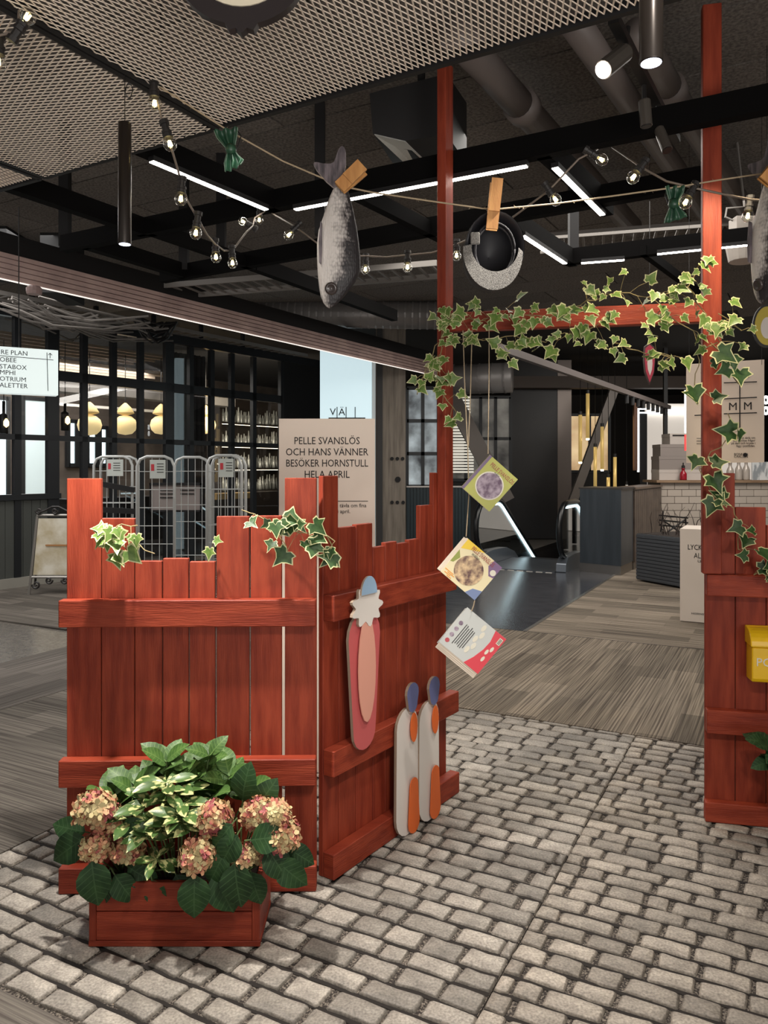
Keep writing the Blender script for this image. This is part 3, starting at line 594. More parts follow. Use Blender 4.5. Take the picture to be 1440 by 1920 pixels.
hydrangea('pale pink hydrangea at the end of the crate farthest from the fence wing', (-.85, 2.5, .17), [(178, 1518, 2.40, .062), (180, 1590, 2.40, .047), (238, 1592, 2.43, .05), (200, 1535, 2.44, .05)],
          [(172, 1615, 2.36, .13, 2.9), (160, 1570, 2.42, .12, -2.1), (160, 1560, 2.45, .10, -1.2), (215, 1640, 2.40, .10, 2.4), (260, 1640, 2.42, .10, 3.0), (200, 1640, 2.41, .11, -2.7), (285, 1650, 2.41, .09, 2.8), (225, 1560, 2.42, .09, 1.2), (240, 1625, 2.42, .10, 2.0), (330, 1640, 2.42, .09, 2.6)], 4)
hydrangea('full pink hydrangea spilling over the crate corner beside the fence wing', (-.47, 2.5, .17), [(402, 1535, 2.40, .058), (370, 1605, 2.35, .055), (485, 1525, 2.42, .052), (515, 1530, 2.40, .052), (530, 1565, 2.38, .054), (458, 1608, 2.38, .044), (420, 1585, 2.42, .045), (500, 1600, 2.44, .042)],
          [(365, 1640, 2.33, .125, 3.1), (440, 1618, 2.34, .13, 3.0), (420, 1600, 2.35, .10, 3.6), (445, 1565, 2.35, .10, -2.6), (470, 1575, 2.35, .11, 1.3), (500, 1590, 2.36, .11, 2.4), (520, 1615, 2.36, .11, 2.2), (470, 1635, 2.38, .10, 2.8), (400, 1640, 2.36, .12, 2.5), (455, 1500, 2.48, .12, .1), (480, 1515, 2.47, .11, .6), (395, 1580, 2.37, .10, 2.6), (420, 1650, 2.37, .10, 2.9), (435, 1545, 2.36, .09, -2.4), (540, 1590, 2.42, .09, 2.0)], 9)
# ---------------------------------------------------------------- cutout boards on the wing: plain painted shapes without any figure
PLY = mat('cut_board_edge', S(150, 130, 112), .7); PINK = mat('board_pink', S(196, 92, 92), .45); CREAM = mat('board_cream', S(222, 214, 206), .45); PEACH = mat('board_peach', S(222, 158, 138), .45); BLUE = mat('board_light_blue', S(150, 178, 204), .45); ORANGE = mat('board_orange', S(224, 104, 44), .45); SLATE = mat('board_slate_blue', S(98, 104, 146), .45)
def ell(cx, cy, rx, ry, n=20, a0=0, a1=2*PI): return [(cx+rx*math.cos(a0+(a1-a0)*k/n), cy+ry*math.sin(a0+(a1-a0)*k/n)) for k in range(n+(1 if a1-a0 < 6.2 else 0))]
def onwing(px, z, out): o_ = WO+WNr*out; q = o_+WDr*along(o_, WDr, px); return Vector((q.x, q.y, z))
def wz(px, py): return zat(WO+WNr*.06, WDr, px, py)
o = onwing(684, wz(684, 1240), .075); hc = o.z; up0, dn0 = wz(690, 1076)-hc, wz(675, 1405)-hc
cb = root('painted_cutout', 'tall narrow pink cutout board with cream scalloped disc and blue dome on the fence wing', 'cutout', o)
def capsule(cx, y0, y1, w0, w1, n=9): return ell(cx, y1-w1, w1, w1, n, 0, PI)+ell(cx, y0+w0, w0, w0, n, PI, 2*PI)
MB().prism(capsule(0, dn0, .20, .070, .10), o, WDr, Z, .012, 0, 1).build('board', [PINK, PLY], cb)
MB().prism(ell(.0, -.02, .055, .20), o+WNr*.0125, WDr, Z, .004).build('oval_patch', PEACH, cb)
sc_ = [((.088+.014*math.cos(9*2*PI*k/54))*math.cos(2*PI*k/54), .215+(.068+.012*math.cos(9*2*PI*k/54))*math.sin(2*PI*k/54)) for k in range(54)]
MB().prism(sc_, o+WNr*.014, WDr, Z, .012, 0, 1).build('scalloped_disc', [CREAM, PLY], cb)
MB().prism(ell(.0, .262, .05, up0-.262, 14, 0, PI), o+WNr*.022, WDr, Z, .008, 0, 1).build('dome', [BLUE, PLY], cb)
o2 = onwing(785, wz(785, 1420), .078); u2, d2 = wz(790, 1266)-o2.z, wz(790, 1545)-o2.z
cb2 = root('painted_cutout', 'double-lobed cream and orange cutout board with slate-blue domes, leaning on the fence wing', 'cutout', o2)
for k, cx in enumerate((-.085, .075)):
    y0_, y1_ = d2+.012, u2-.10-.01*k
    MB().prism(capsule(cx, y0_, y1_, .082, .078), o2+WNr*.006*k, WDr, Z, .012, 0, 1).build('board', [CREAM, PLY], cb2)
    MB().prism(capsule(cx+.03, y0_+.0, -.05, .042, .03, 7), o2+WNr*(.006*k+.0135), WDr, Z, .003).build('orange_patch', ORANGE, cb2)
    MB().prism(ell(cx+.03, y1_-.085, .026, .06, 14), o2+WNr*(.006*k+.0135), WDr, Z, .003).build('orange_patch', ORANGE, cb2)
    MB().prism(capsule(cx+.02, y1_-.02, y1_+.10, .034, .044, 8), o2+WNr*(.006*k+.014), WDr, Z, .012, 0, 1).build('dome', [SLATE, PLY], cb2)
# ---------------------------------------------------------------- yellow mailbox
YEL = mat('mailbox_yellow', S(240, 192, 28), .3); mo = RO+RD*along(RO, RD, 1399)+RN*.001
mz0, mz1 = zat(RO+RN*.1, RD, 1400, 1281), zat(RO+RN*.1, RD, 1400, 1178); mw = .27
mbx = root('mailbox', 'yellow steel mailbox with white lettering on the red fence panel', 'mailbox', mo+RD*mw/2+Z*mz0); dz = mz1-mz0
prof = [(0, 0), (.09, .004), (.098, .02), (.098, dz*.66), (0, dz*.66)]
def sidepr(pr, zo, x0, x1, nm, m): MB().prism(pr, mo+RD*x0+Z*zo, RN, Z, -(x1-x0) if RN.cross(Z).dot(RD) < 0 else (x1-x0)).build(nm, m, mbx, bev=.004)
mb = MB(); pts = prof
def extr(pr, xa, xb):
    n = len(pr); A = [mo+RD*xa+RN*x+Z*(mz0+z) for x, z in pr]; B = [p+RD*(xb-xa) for p in A]
    return MB().add(A+B, [tuple(range(n)), tuple(range(2*n-1, n-1, -1))]+[(i, n+i, n+(i+1) % n, (i+1) % n) for i in range(n)])
extr(prof, 0, mw).build('body', YEL, mbx, bev=.004)
lid = [(0, dz*.665), (.106, dz*.665)]+[(.03+.076*math.cos(a), dz*.70+dz*.28*math.sin(a)) for a in [k*PI/2/6 for k in range(7)]]+[(0, dz*.985)]
extr(lid, -.006, mw+.006).build('lid', YEL, mbx, bev=.003)
text('lettering', 'POST', .048, mo+RD*.014+RN*.0995+Z*(mz0+dz*.385), RD, Z, WHITE, mbx, 'LEFT', 1.0, .001, .0015)
# ---------------------------------------------------------------- dark plant by the fence panel's foot
g = root('rubber_plant', 'dark glossy potted plant at the foot of the mailbox fence', 'plant', (1.72, 3.0, 0)); mb = MB()
for px, py in ((1446, 1400), (1452, 1430), (1470, 1410)): whorl(g, mb, Vector((1.72, 3.0, .25)), P(px, py, 3.02), ovH, .10, 7, rn, up=.3)
mb.build('stems', GST, g); MB().lathe([(.09, 0), (.12, .25), (.11, .25), (.10, .22)], 14, (1.72, 3.0, 0)).build('pot', BLACKM, g, smooth=False)
# ---------------------------------------------------------------- expanded-metal ceiling panels
ZM = 2.75; EXP = mat('expanded_metal', S(224, 210, 194), .5, spec=.3); BEAMK = mat('beam_black', S(12, 11, 11), .9, spec=.08)
def expanded(o, ea, eb, la, lb, label, long_a=True, tilt=.5):
    """panel from corner o: la along ea, lb along eb; diamonds long along ea (or eb)"""
    if not long_a: ea, eb, la, lb = eb, ea, lb, la
    t = root('expanded_metal_panel', label, 'ceiling grille', o+ea*la/2+eb*lb/2, 'expanded-metal ceiling grilles'); mb = MB()
    LD, SD = .053, .0205; na = int(la/(LD/2)); nb = int(lb/(SD/2)); w_, th = .0046, .0014
    vs = []; fs = []
    up = Z*math.cos(tilt)+eb*math.sin(tilt); sd = eb*math.cos(tilt)-Z*math.sin(tilt)
    for j in range(nb):
        b0 = len(vs)
        for i in range(na+1):
            y = (j+.5)*SD/2+(SD/4-.0003)*(1 if (i+j) % 2 else -1)
            c = o+ea*(i*LD/2)+eb*y
            vs += [c+sd*w_/2+up*th, c-sd*w_/2+up*th, c-sd*w_/2-up*th, c+sd*w_/2-up*th]
        for i in range(na):
            a = b0+4*i; fs += [(a+q, a+(q+1) % 4, a+4+(q+1) % 4, a+4+q) for q in range(4)]
    mb.v = vs; mb.f = fs; mb.m = [0]*len(fs); mb.build('mesh_sheet', EXP, t, kind='stuff')
    fr = MB(); c = [o, o+ea*la, o+ea*la+eb*lb, o+eb*lb]
    for p, q in zip(c, c[1:]+c[:1]): fr.beam(p+Z*.015, q+Z*.015, .02, .035)
    fr.build('edge_frame', BLACKM, t); return t
K1 = HP(415, 240, ZM); MA, MBv = CA, CB
K1 = Vector(K1)
e_ = K1-MA*.98
expanded(e_+MBv*.008, MA, MBv, .98, 2.75, 'large expanded-metal ceiling grille above the clothesline')
K2 = K1-MBv*.99
expanded(K2-MA*.98-MBv*.005, MA, MBv, .98, .975, 'expanded-metal ceiling grille beside the tube pendant', False, -.5)
expanded(K2-MA*.98-MBv*1.025, MA, MBv, .98, .985, 'expanded-metal ceiling grille at the frame edge past the tube pendant', True, .5)
expanded(e_-MA*1.005+MBv*.008, MA, MBv, .98, 2.75, 'expanded-metal ceiling grille nearest the viewer', True, .5)
for i in (-1, 0, 1):
    p = K1+MBv*(i*1.0 if i < 1 else 1.6)-MA*.3+Z*.03
    tag(MB().tube([p, p+Z*.92], .004, 5).build('hanger_rod', BLACKM), ('thin black rod holding the grille corner at the frame edge', 'thin black rod holding the grille by the tube pendant', 'thin black rod holding the grille above the fish')[i+1], 'rod')
# ---------------------------------------------------------------- black beams with LED strips at z 2.85
ZB = 2.85; strips = []
def lbeam(p, q, label, h=.10, wd=.06):
    a, b = HP(*p, ZB), HP(*q, ZB); d = (b-a).normalized()
    return tag(MB().beam(a+Z*h/2, b+Z*h/2, wd, h).build('ceiling_beam', BEAMK), label, 'beam', 'black ceiling beams')
def strip(p, q, label):
    a, b = HP(*p, ZB-.012), HP(*q, ZB-.012); c = (a+b)/2; t = root('led_strip', label, 'light strip', c, 'LED strips under the beams')
    MB().beam(a, b, .034, .022).build('housing', BLACKM, t); MB().beam(a+(b-a)*.004-Z*.006, b-(b-a)*.004-Z*.006, .027, .018).build('diffuser', EMW, t)
lbeam((120, 473), (1900, 120), 'long black ceiling beam crossing in front of the archway posts')
lbeam((262, 288), (520, 398), 'black ceiling beam with an LED strip beside the festoon bulbs')
lbeam((0, 352), (270, 443), 'black ceiling beam behind the tube pendant')
lbeam((160, 466), (345, 522), 'short black ceiling beam over the directory sign')
lbeam((305, 530), (1320, 352), 'second long black ceiling beam further back')
lbeam((280, 440), (475, 507), 'thin black ceiling beam under the wood-wool panels', .08, .05); lbeam((475, 507), (740, 602), 'black ceiling beam behind the hanging fish')
lbeam((640, 360), (830, 455), 'black ceiling beam between the fish and the near post', .08, .05)
lbeam((1018, 295), (1140, 405), 'black ceiling beam with an LED strip over the cap'); lbeam((955, 425), (1075, 500), 'black ceiling beam behind the hanging cap')
lbeam((1060, 497), (1750, 420), 'far black ceiling beam over the counter'); lbeam((1205, 478), (1330, 570), 'thin black beam behind the ivy bar', .06, .04)
strip((283, 297), (500, 389), 'LED strip under the beam beside the festoon bulbs'); strip((552, 389), (990, 306), 'longest LED strip, behind the fish and the near post')
strip((1040, 309), (1130, 399), 'LED strip angled above the twine between cap and bow tie'); strip((980, 438), (1060, 491), 'LED strip directly behind the hanging cap')
strip((1090, 490), (1171, 484), 'shortest LED strip, further back over the counter'); strip((1232, 473), (1402, 456), 'LED strip passing behind the far archway post')
# hangers of the beams
for px, py, k in ((122, 478, 'over the directory sign'), (600, 456, 'behind the fish'), (345, 520, 'behind the festoon bulbs'), (1075, 498, 'by the far LED corner'), (415, 515, 'beyond the festoon bulbs')):
    p = HP(px, py, ZB); tag(MB().beam(p+Z*.05, p+Z*.87, .06, .06).build('beam_hanger', BLACKM), 'square black hanger of the ceiling beams '+k, 'hanger')
# ---------------------------------------------------------------- pipes, track spots, box
PIPE = mat('painted_pipe', S(112, 103, 99), .45)
def pipe(p, q, z, r, col, label):
    a, b = HP(*p, z), HP(*q, z); t = root('ceiling_pipe', label, 'pipe', (a+b)/2); MB().tube([a, a+(b-a)*col], r*1.0, 16).build('tube', PIPE, t, smooth=True)
    m = a+(b-a)*col; MB().tube([m, m+(b-a).normalized()*.008], r*.97, 16).build('seal', BLACKM, t); MB().tube([m+(b-a).normalized()*.008, m+(b-a).normalized()*.10, m+(b-a).normalized()*.11, b], [r*1.22, r*1.22, r*1.02, r*1.02], 16).build('socket', PIPE, t, smooth=True)
pipe((850, 60), (1185, 425), 3.45, .078, .24, 'thick dark ceiling pipe running past the near post'); pipe((1075, 40), (1350, 440), 3.45, .066, .30, 'dark ceiling pipe beside the spotlight track'); pipe((1190, 60), (1420, 430), 3.45, .066, .17, 'dark ceiling pipe behind the near tube pendant')
tp0, tp1 = HP(1150, 35, 2.98), HP(1268, 262, 2.98); tag(MB().beam(tp0, tp1, .035, .03).build('spotlight_track', BLACK), 'black spotlight track between the ceiling pipes', 'track')
SPT = mat('spot_housing', S(84, 78, 72), .35, .3); LENS = mat('spot_lens', S(255, 246, 232), emit=30); LENS2 = mat('tube_lens', S(226, 232, 255), emit=5)
def tspot(label, a, b, r, on=False):
    t = root('track_spotlight', label, 'spotlight', a); d = (b-a).normalized(); MB().tube([a, a+d*.004, b], [r*.9, r, r], 14).build('housing', SPT, t, smooth=False)
    MB().tube([b-d*.002, b+d*.004], r*.86, 14).build('lens', LENS if on else BLACK, t); MB().tube([a+Z*.08-d*.02, a-d*.0, a+d*.03], .009, 6).build('arm', BLACK, t)
tspot('lit track spotlight aimed back at the viewer', P(1172, 98, 2.66), P(1131, 131, 2.60), .032, True); tspot('unlit track spotlight hanging upright under the track', P(1208, 188, 2.95), P(1212, 236, 2.95), .023); tspot('unlit track spotlight tilted at the end of the track', P(1236, 242, 3.1), P(1251, 281, 3.05), .021)
TUB = mat('tube_black', S(52, 46, 42), .28, .6)
def tubel(label, p, hook):
    t = root('tube_pendant', label, 'pendant lamp', p, None); MB().lathe([(.0198, .0), (.0205, .002), (.0205, .384), (.0195, .386), (.003, .387)], 20, p).build('tube', TUB, t, smooth=True)
    MB().lathe([(.0178, -.001), (.0178, .003)], 18, p).build('lens', LENS2, t); MB().tube([p+Z*.386, Vector((p.x, p.y, hook))], .0015, 5).build('cable', BLACK, t); return t
tubel('slim black tube pendant hanging over the flower crate', P(234, 458, 2.45), ZM+.02)
cp = P(237, 170, 2.45); mb = MB(); mb.tube([cp+Vector((.012*math.cos(a)+.008, .004*math.sin(3*a), .022*math.sin(a))) for a in [k*.5 for k in range(27)]], .0016, 5); tag(mb.build('coiled_cable', BLACK), 'small coil of spare black cable above the tube pendant', 'cable')
tubel('slim black tube pendant nearest the viewer, cut by the top edge', P(1221, 118, 1.36), ZM+.02)
bx = root('ceiling_loudspeaker', 'big black angular box hung from the ceiling behind the near post', 'loudspeaker', P(790, 240, 3.7))
SPK = mat('speaker_black', S(18, 16, 17), .6); SPF = mat('speaker_grey_face', S(205, 206, 200), .8, bump=.3, bscale=200); D = 3.75
mb = MB(); fr_ = [(693, 175), (838, 138), (838, 252), (760, 264), (699, 250)]; A = [P(x, y, D) for x, y in fr_]; Bk = [P(x+37, y+55, D+.45) for x, y in fr_]
n = 5; mb.add(A+Bk, [tuple(range(n-1, -1, -1)), tuple(range(n, 2*n))]+[(i, (i+1) % n, n+(i+1) % n, n+i) for i in range(n)]); mb.build('cabinet', SPK, bx)
q = [P(702, 253, D-.003), P(760, 266, D-.003), P(811, 315, D+.42), P(770, 317, D+.42)]; mb = MB(); mb.add(q+[v+Vector((0, .01, .012)) for v in q], [(0, 1, 2, 3), (7, 6, 5, 4), (0, 4, 5, 1), (1, 5, 6, 2), (2, 6, 7, 3), (3, 7, 4, 0)]); mb.build('grille', SPF, bx)
MB().tube([P(790, 150, D+.25), P(790, 60, D+.25)], .02, 8).build('bracket', BLACKM, bx)
# ---------------------------------------------------------------- clothesline and what hangs on it
TW = mat('jute_twine', S(164, 146, 120), .9); WOODP = mat('peg_wood', S(196, 142, 80), .55, c2=S(172, 118, 62), nscale=6, stretch=(8, 8, 1), bump=.1)
cl = [(300, 163, 2.52), (425, 243, 2.58), (530, 302, 2.61), (640, 349, 2.62), (700, 361, 2.63), (800, 376, 2.64), (905, 391, 2.65), (935, 392, 2.65), (1040, 382, 2.66), (1160, 366, 2.68), (1268, 351, 2.70), (1345, 338, 2.68), (1440, 324, 2.62), (1560, 296, 2.6)]
pts = [P(*q) for q in cl]; mb = MB(); mb.tube(pts, .0028, 6); rf = random.Random(5)
for k in range(120):
    i = rf.randrange(len(pts)-1); p = pts[i]+(pts[i+1]-pts[i])*rf.random(); mb.tube([p, p+Vector((rf.uniform(-1, 1), rf.uniform(-1, 0), rf.uniform(-1.2, .6)))*.009], .0005, 3)
tag(mb.build('clothesline', TW), 'hairy jute clothesline strung across under the ceiling', 'rope')
def peg(label, p, d, ln=.165, wd=.033):
    d = d.normalized(); n = Vector((0, -1, 0)); sd = d.cross(n); t = root('clothes_peg', label, 'clothes peg', p)
    for s in (1, -1):
        a = p+n*.006*s; b = p+d*ln*.35+n*.009*s; c = p+d*ln+n*.018*s; mb = MB(); hw = sd*wd/2
        A = [a-hw, a+hw, b+hw, b-hw]; Bq = [v+n*.006*s for v in A]; C_ = [b-hw, b+hw, c+hw, c-hw]; Dq = [b-hw+n*.011*s, b+hw+n*.011*s, c+hw+n*.009*s, c-hw+n*.009*s]
        for X, Y in ((A, Bq), (C_, Dq)): mb.add(X+Y, [(3, 2, 1, 0), (4, 5, 6, 7), (0, 1, 5, 4), (1, 2, 6, 5), (2, 3, 7, 6), (3, 0, 4, 7)])
        mb.build('prong', WOODP, t)
    q = p+d*ln*.42; mb = MB(); mb.tube([q-sd*.02+n*.012*math.cos(k*.8)+d*.006*math.sin(k*.8)+sd*.002*k for k in range(20)], .0013, 5); mb.build('spring', STEEL, t); return t
# fish
FS = bpy.data.materials.new('fish_print'); FS.use_nodes = True; N = FS.node_tree.nodes; L = FS.node_tree.links; b = N['Principled BSDF']; b.inputs['Roughness'].default_value = .55
tc = N.new('ShaderNodeTexCoord'); sp = N.new('ShaderNodeSeparateXYZ'); L.new(tc.outputs['Object'], sp.inputs[0]); mp = N.new('ShaderNodeMapping'); mp.inputs['Scale'].default_value = (150, 150, 75); L.new(tc.outputs['Object'], mp.inputs[0])
vo = N.new('ShaderNodeTexVoronoi'); vo.inputs['Scale'].default_value = 1; vo.inputs['Randomness'].default_value = .5; L.new(mp.outputs[0], vo.inputs[0])
nz = N.new('ShaderNodeTexNoise'); nz.inputs['Scale'].default_value = 22; nz.inputs['Detail'].default_value = 5; L.new(tc.outputs['Object'], nz.inputs[0])
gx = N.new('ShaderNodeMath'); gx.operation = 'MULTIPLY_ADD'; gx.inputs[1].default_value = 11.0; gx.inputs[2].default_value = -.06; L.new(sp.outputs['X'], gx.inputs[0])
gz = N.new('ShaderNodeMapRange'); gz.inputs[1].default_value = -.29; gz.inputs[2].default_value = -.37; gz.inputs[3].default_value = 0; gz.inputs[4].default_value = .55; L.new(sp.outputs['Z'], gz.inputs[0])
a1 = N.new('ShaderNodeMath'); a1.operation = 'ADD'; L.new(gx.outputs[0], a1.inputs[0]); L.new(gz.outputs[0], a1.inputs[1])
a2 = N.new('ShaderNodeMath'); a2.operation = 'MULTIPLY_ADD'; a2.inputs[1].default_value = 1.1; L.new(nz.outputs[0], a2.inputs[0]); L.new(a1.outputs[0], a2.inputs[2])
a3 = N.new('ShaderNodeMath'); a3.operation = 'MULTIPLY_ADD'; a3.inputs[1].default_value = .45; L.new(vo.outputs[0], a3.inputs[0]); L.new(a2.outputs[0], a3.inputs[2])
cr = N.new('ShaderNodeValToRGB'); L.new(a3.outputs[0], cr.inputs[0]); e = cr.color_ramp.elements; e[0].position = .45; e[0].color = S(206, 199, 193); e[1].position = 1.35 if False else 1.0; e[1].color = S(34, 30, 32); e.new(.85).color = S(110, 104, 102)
L.new(cr.outputs[0], b.inputs['Base Color']); bp = N.new('ShaderNodeBump'); bp.inputs['Strength'].default_value = .4; bp.inputs['Distance'].default_value = .004; L.new(vo.outputs[0], bp.inputs['Height']); L.new(bp.outputs[0], b.inputs['Normal'])
FIN = mat('fish_fin_print', S(110, 100, 104), .55, c2=S(62, 56, 60), nscale=30, stretch=(3, 1, .6)); EYE = mat('fish_eye', S(60, 52, 50), .25); FRIM = mat('fish_seam', S(188, 180, 176), .7)
fd = 2.62; sc = 1/5.82/F*fd; fo = P(560+460/5.82, 260+550/5.82, fd)
def fc(x, z): return ((x-460)*sc, -(z-550)*sc)
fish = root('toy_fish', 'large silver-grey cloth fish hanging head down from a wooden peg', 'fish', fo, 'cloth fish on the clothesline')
prof = [(530, 400, 505), (560, 372, 540), (620, 345, 556), (720, 308, 582), (850, 268, 610), (1000, 218, 640), (1150, 200, 660), (1300, 200, 674), (1400, 204, 676), (1480, 208, 660), (1560, 216, 622), (1640, 225, 566), (1720, 240, 500), (1790, 268, 435), (1830, 298, 385), (1850, 325, 345)]
mb = MB(); vs = []; n = 18
for z, l, r in prof:
    xl, zz = fc(l, z); xr, _ = fc(r, z); cx, hw = (xl+xr)/2, (xr-xl)/2
    vs += [fo+Vector((cx+hw*math.cos(2*PI*k/n), .42*hw*math.sin(2*PI*k/n), zz)) for k in range(n)]
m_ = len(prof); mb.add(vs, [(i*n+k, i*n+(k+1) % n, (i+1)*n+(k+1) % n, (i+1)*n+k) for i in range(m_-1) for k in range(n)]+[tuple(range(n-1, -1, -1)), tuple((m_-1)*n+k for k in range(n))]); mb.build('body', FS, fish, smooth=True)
tl = [(390, 545), (300, 470), (240, 400), (195, 345), (165, 290), (170, 268), (200, 265), (270, 280), (350, 282), (385, 262), (408, 210), (430, 140), (450, 105), (475, 88), (500, 105), (515, 150), (518, 280), (500, 380), (490, 430), (500, 520)]
MB().prism([fc(*q) for q in tl], fo+Vector((0, -.008, 0)), XA, Z, .016, 0, 1).build('tail', [FIN, FRIM], fish)
MB().prism([fc(*q) for q in ((245, 930), (262, 950), (262, 1250), (252, 1390), (232, 1370), (225, 1150))], fo+Vector((-.0, -.030, 0)), XA, Z, .012).build('belly_fin', FIN, fish)
ex_, ez_ = fc(360, 1655); MB().lathe([(.0215, -.004), (.021, .003), (.013, .006), (.012, .004), (.002, .007)], 18, fo+Vector((ex_, -.026, ez_)), Vector((-.12, -1, -.25))).build('eye', EYE, fish, smooth=True)
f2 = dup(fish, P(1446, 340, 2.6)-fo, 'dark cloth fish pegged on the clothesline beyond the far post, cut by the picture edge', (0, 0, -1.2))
dd = P(690, 308, 2.6)-P(640, 354, 2.6); peg('wooden clothes peg slanting across the near fish tail', P(637, 354, 2.605)-Vector((0, .006, 0)), dd, .105, .046)
peg('wooden clothes peg holding the fish by the picture edge', P(1432, 342, 2.56), P(1475, 290, 2.6)-P(1432, 342, 2.6), .105, .046)
# cap
TWD = mat('tweed_grey', S(132, 128, 122), .95, c2=S(78, 75, 72), nscale=380, detail=1, bump=.4, bscale=380); TWK = mat('tweed_dark', S(70, 68, 68), .95, c2=S(44, 42, 44), nscale=380, detail=1); LIN = mat('cap_lining', S(20, 19, 24), .6); BND = mat('cap_band', S(44, 42, 44), .8)
cd = 2.64; co_ = P(924, 467, cd); px_ = cd/F
cap = root('flat_cap', 'grey tweed flat cap with its dark lining showing, pegged on the clothesline', 'cap', co_)
mb = MB(); vs = []; n = 28
rings = [(1.0, 0.0), (1.03, .03), (1.0, .075), (.8, .11), (.45, .125), (.02, .13)]
def capx(k, s): a = 2*PI*k/n; return Vector(((56+4*math.cos(a))*math.cos(a)*s*px_, 0, (72*math.sin(a)+(6*math.cos(a)))*s*px_))
for s, dep in rings: vs += [co_+capx(k, s)+Vector((0, dep, 0)) for k in range(n)]
mb.add(vs, [(i*n+k, i*n+(k+1) % n, (i+1)*n+(k+1) % n, (i+1)*n+k) for i in range(len(rings)-1) for k in range(n)]+[tuple((len(rings)-1)*n+k for k in range(n))]); mb.build('crown', TWK, cap, smooth=True)
mb = MB(); vs = []
for s, dep in ((.99, -.001), (.9, .004), (.86, .05), (.6, .1), (.02, .115)): vs += [co_+capx(k, s)+Vector((0, dep, 0)) for k in range(n)]
mb.add(vs, [(i*n+k, i*n+(k+1) % n, (i+1)*n+(k+1) % n, (i+1)*n+k) for i in range(4) for k in range(n)]); mb.build('lining', LIN, cap, smooth=True)
for s in (.86, .80): mb = MB(); mb.tube([co_+Vector((4*px_, .004+(.86-s)*.3, 0))+Vector((44*s*math.cos(a)*px_, 0, 58*s*math.sin(a)*px_)) for a in [k*2*PI/30 for k in range(31)]], .0035, 6); mb.build('sweat_band', BND, cap, smooth=True)
outer = [co_+Vector((56*math.cos(a)*px_, -.004-.03*abs(math.sin(a)), (78*math.sin(a)-3)*px_)) for a in [PI*.97+k*(PI*1.02)/20 for k in range(21)]]; inner = [co_+Vector(((44*math.cos(a)+4)*px_, -.004-.012*abs(math.sin(a)), (48*math.sin(a)+4)*px_)) for a in [PI*.97+k*(PI*1.02)/20 for k in range(21)]]
mb = MB(); Bo = [v+Vector((0, .006, 0)) for v in outer]; Bi = [v+Vector((0, .006, 0)) for v in inner]; n1 = 21
mb.add(outer+inner+Bo+Bi, [(k, k+1, n1+k+1, n1+k) for k in range(20)]+[(2*n1+k+1, 2*n1+k, 3*n1+k, 3*n1+k+1) for k in range(20)]+[(k+1, k, 2*n1+k, 2*n1+k+1) for k in range(20)]+[(n1+k, n1+k+1, 3*n1+k+1, 3*n1+k) for k in range(20)]); mb.build('brim', TWD, cap, smooth=False)
MB().obox(P(891, 447, cd-.012), XA*.016, Vector((0, .004, 0)), Z*.021).build('strap', TWD, cap, bev=.003)
peg('wooden clothes peg standing upright on the cap', P(922, 431, 2.615), P(931, 340, 2.6)-P(922, 431, 2.6), .168, .038)
# bow ties
GRN = mat('green_satin', S(40, 78, 56), .4, c2=S(28, 58, 42), nscale=9, stretch=(6, 1, 1))
GSE = mat('green_seam', S(120, 140, 124), .6)
def bow(label, cs, d, loop):
    t = root('bow_tie', label, 'bow tie', P(*cs[0][:2], d)); mb = MB(); vs = []; n = 13; N_ = len(cs); edge = [[], []]
    for i, (cx, cy, hw, sl) in enumerate(cs):
        for side in (-1, 1):
            for k in range(n):
                s = -1+2*k/(n-1); p = P(cx+hw*s, cy+sl*s, d)+Vector((0, side*.005-.012*math.cos(s*PI*2.5)*min(1, hw/14), 0)); vs.append(p)
                if side == -1 and k in (0, n-1): edge[0 if k == 0 else 1].append(p)
    W = 2*n
    for i in range(N_-1):
        for sd in (0, n): mb.add([], []); mb.f += [tuple(x) for x in [((i*W+sd+k), (i*W+sd+k+1), ((i+1)*W+sd+k+1), ((i+1)*W+sd+k)) for k in range(n-1)]]
        mb.f += [(i*W, (i+1)*W, (i+1)*W+n, i*W+n), (i*W+n-1, i*W+2*n-1, (i+1)*W+2*n-1, (i+1)*W+n-1)]
    mb.f += [tuple(range(n))+tuple(range(2*n-1, n-1, -1)), tuple((N_-1)*W+k for k in range(n))+tuple((N_-1)*W+k for k in range(2*n-1, n-1, -1))]
    mb.v = vs; mb.m = [0]*len(mb.f); mb.build('bow', GRN, t, smooth=True); e = MB()
    for ed_ in edge: e.tube(ed_, .0014, 5)
    e.build('piping', GSE, t); m = min(cs, key=lambda q: q[2]); MB().tube([P(m[0], m[1]-7, d-.004), P(m[0], m[1], d-.008), P(m[0]+1, m[1]+7, d-.004)], [.016, .019, .016], 10).build('knot', GRN, t, smooth=True)
    MB().tube([P(*q, d+.012) for q in loop], .0022, 5).build('strap', BLACK, t)
bow('dark green bow tie hanging at the clothesline end by the grille corner', [(424, 243, 22, -3), (426, 256, 19, -3), (430, 270, 12, -2), (433, 281, 7, 0), (436, 290, 10, 1), (439, 304, 18, -3), (437, 316, 14, -7)], 2.55, [(444, 243), (452, 255), (446, 276), (440, 284)])
bow('dark green bow tie hanging beside a festoon bulb near the far post', [(1265, 350, 18, 0), (1265, 362, 15, 0), (1263, 375, 9, 0), (1263, 383, 6, 0), (1264, 392, 10, 0), (1266, 406, 19, -4), (1266, 413, 21, -6)], 2.70, [(1252, 352), (1247, 366), (1253, 382)])
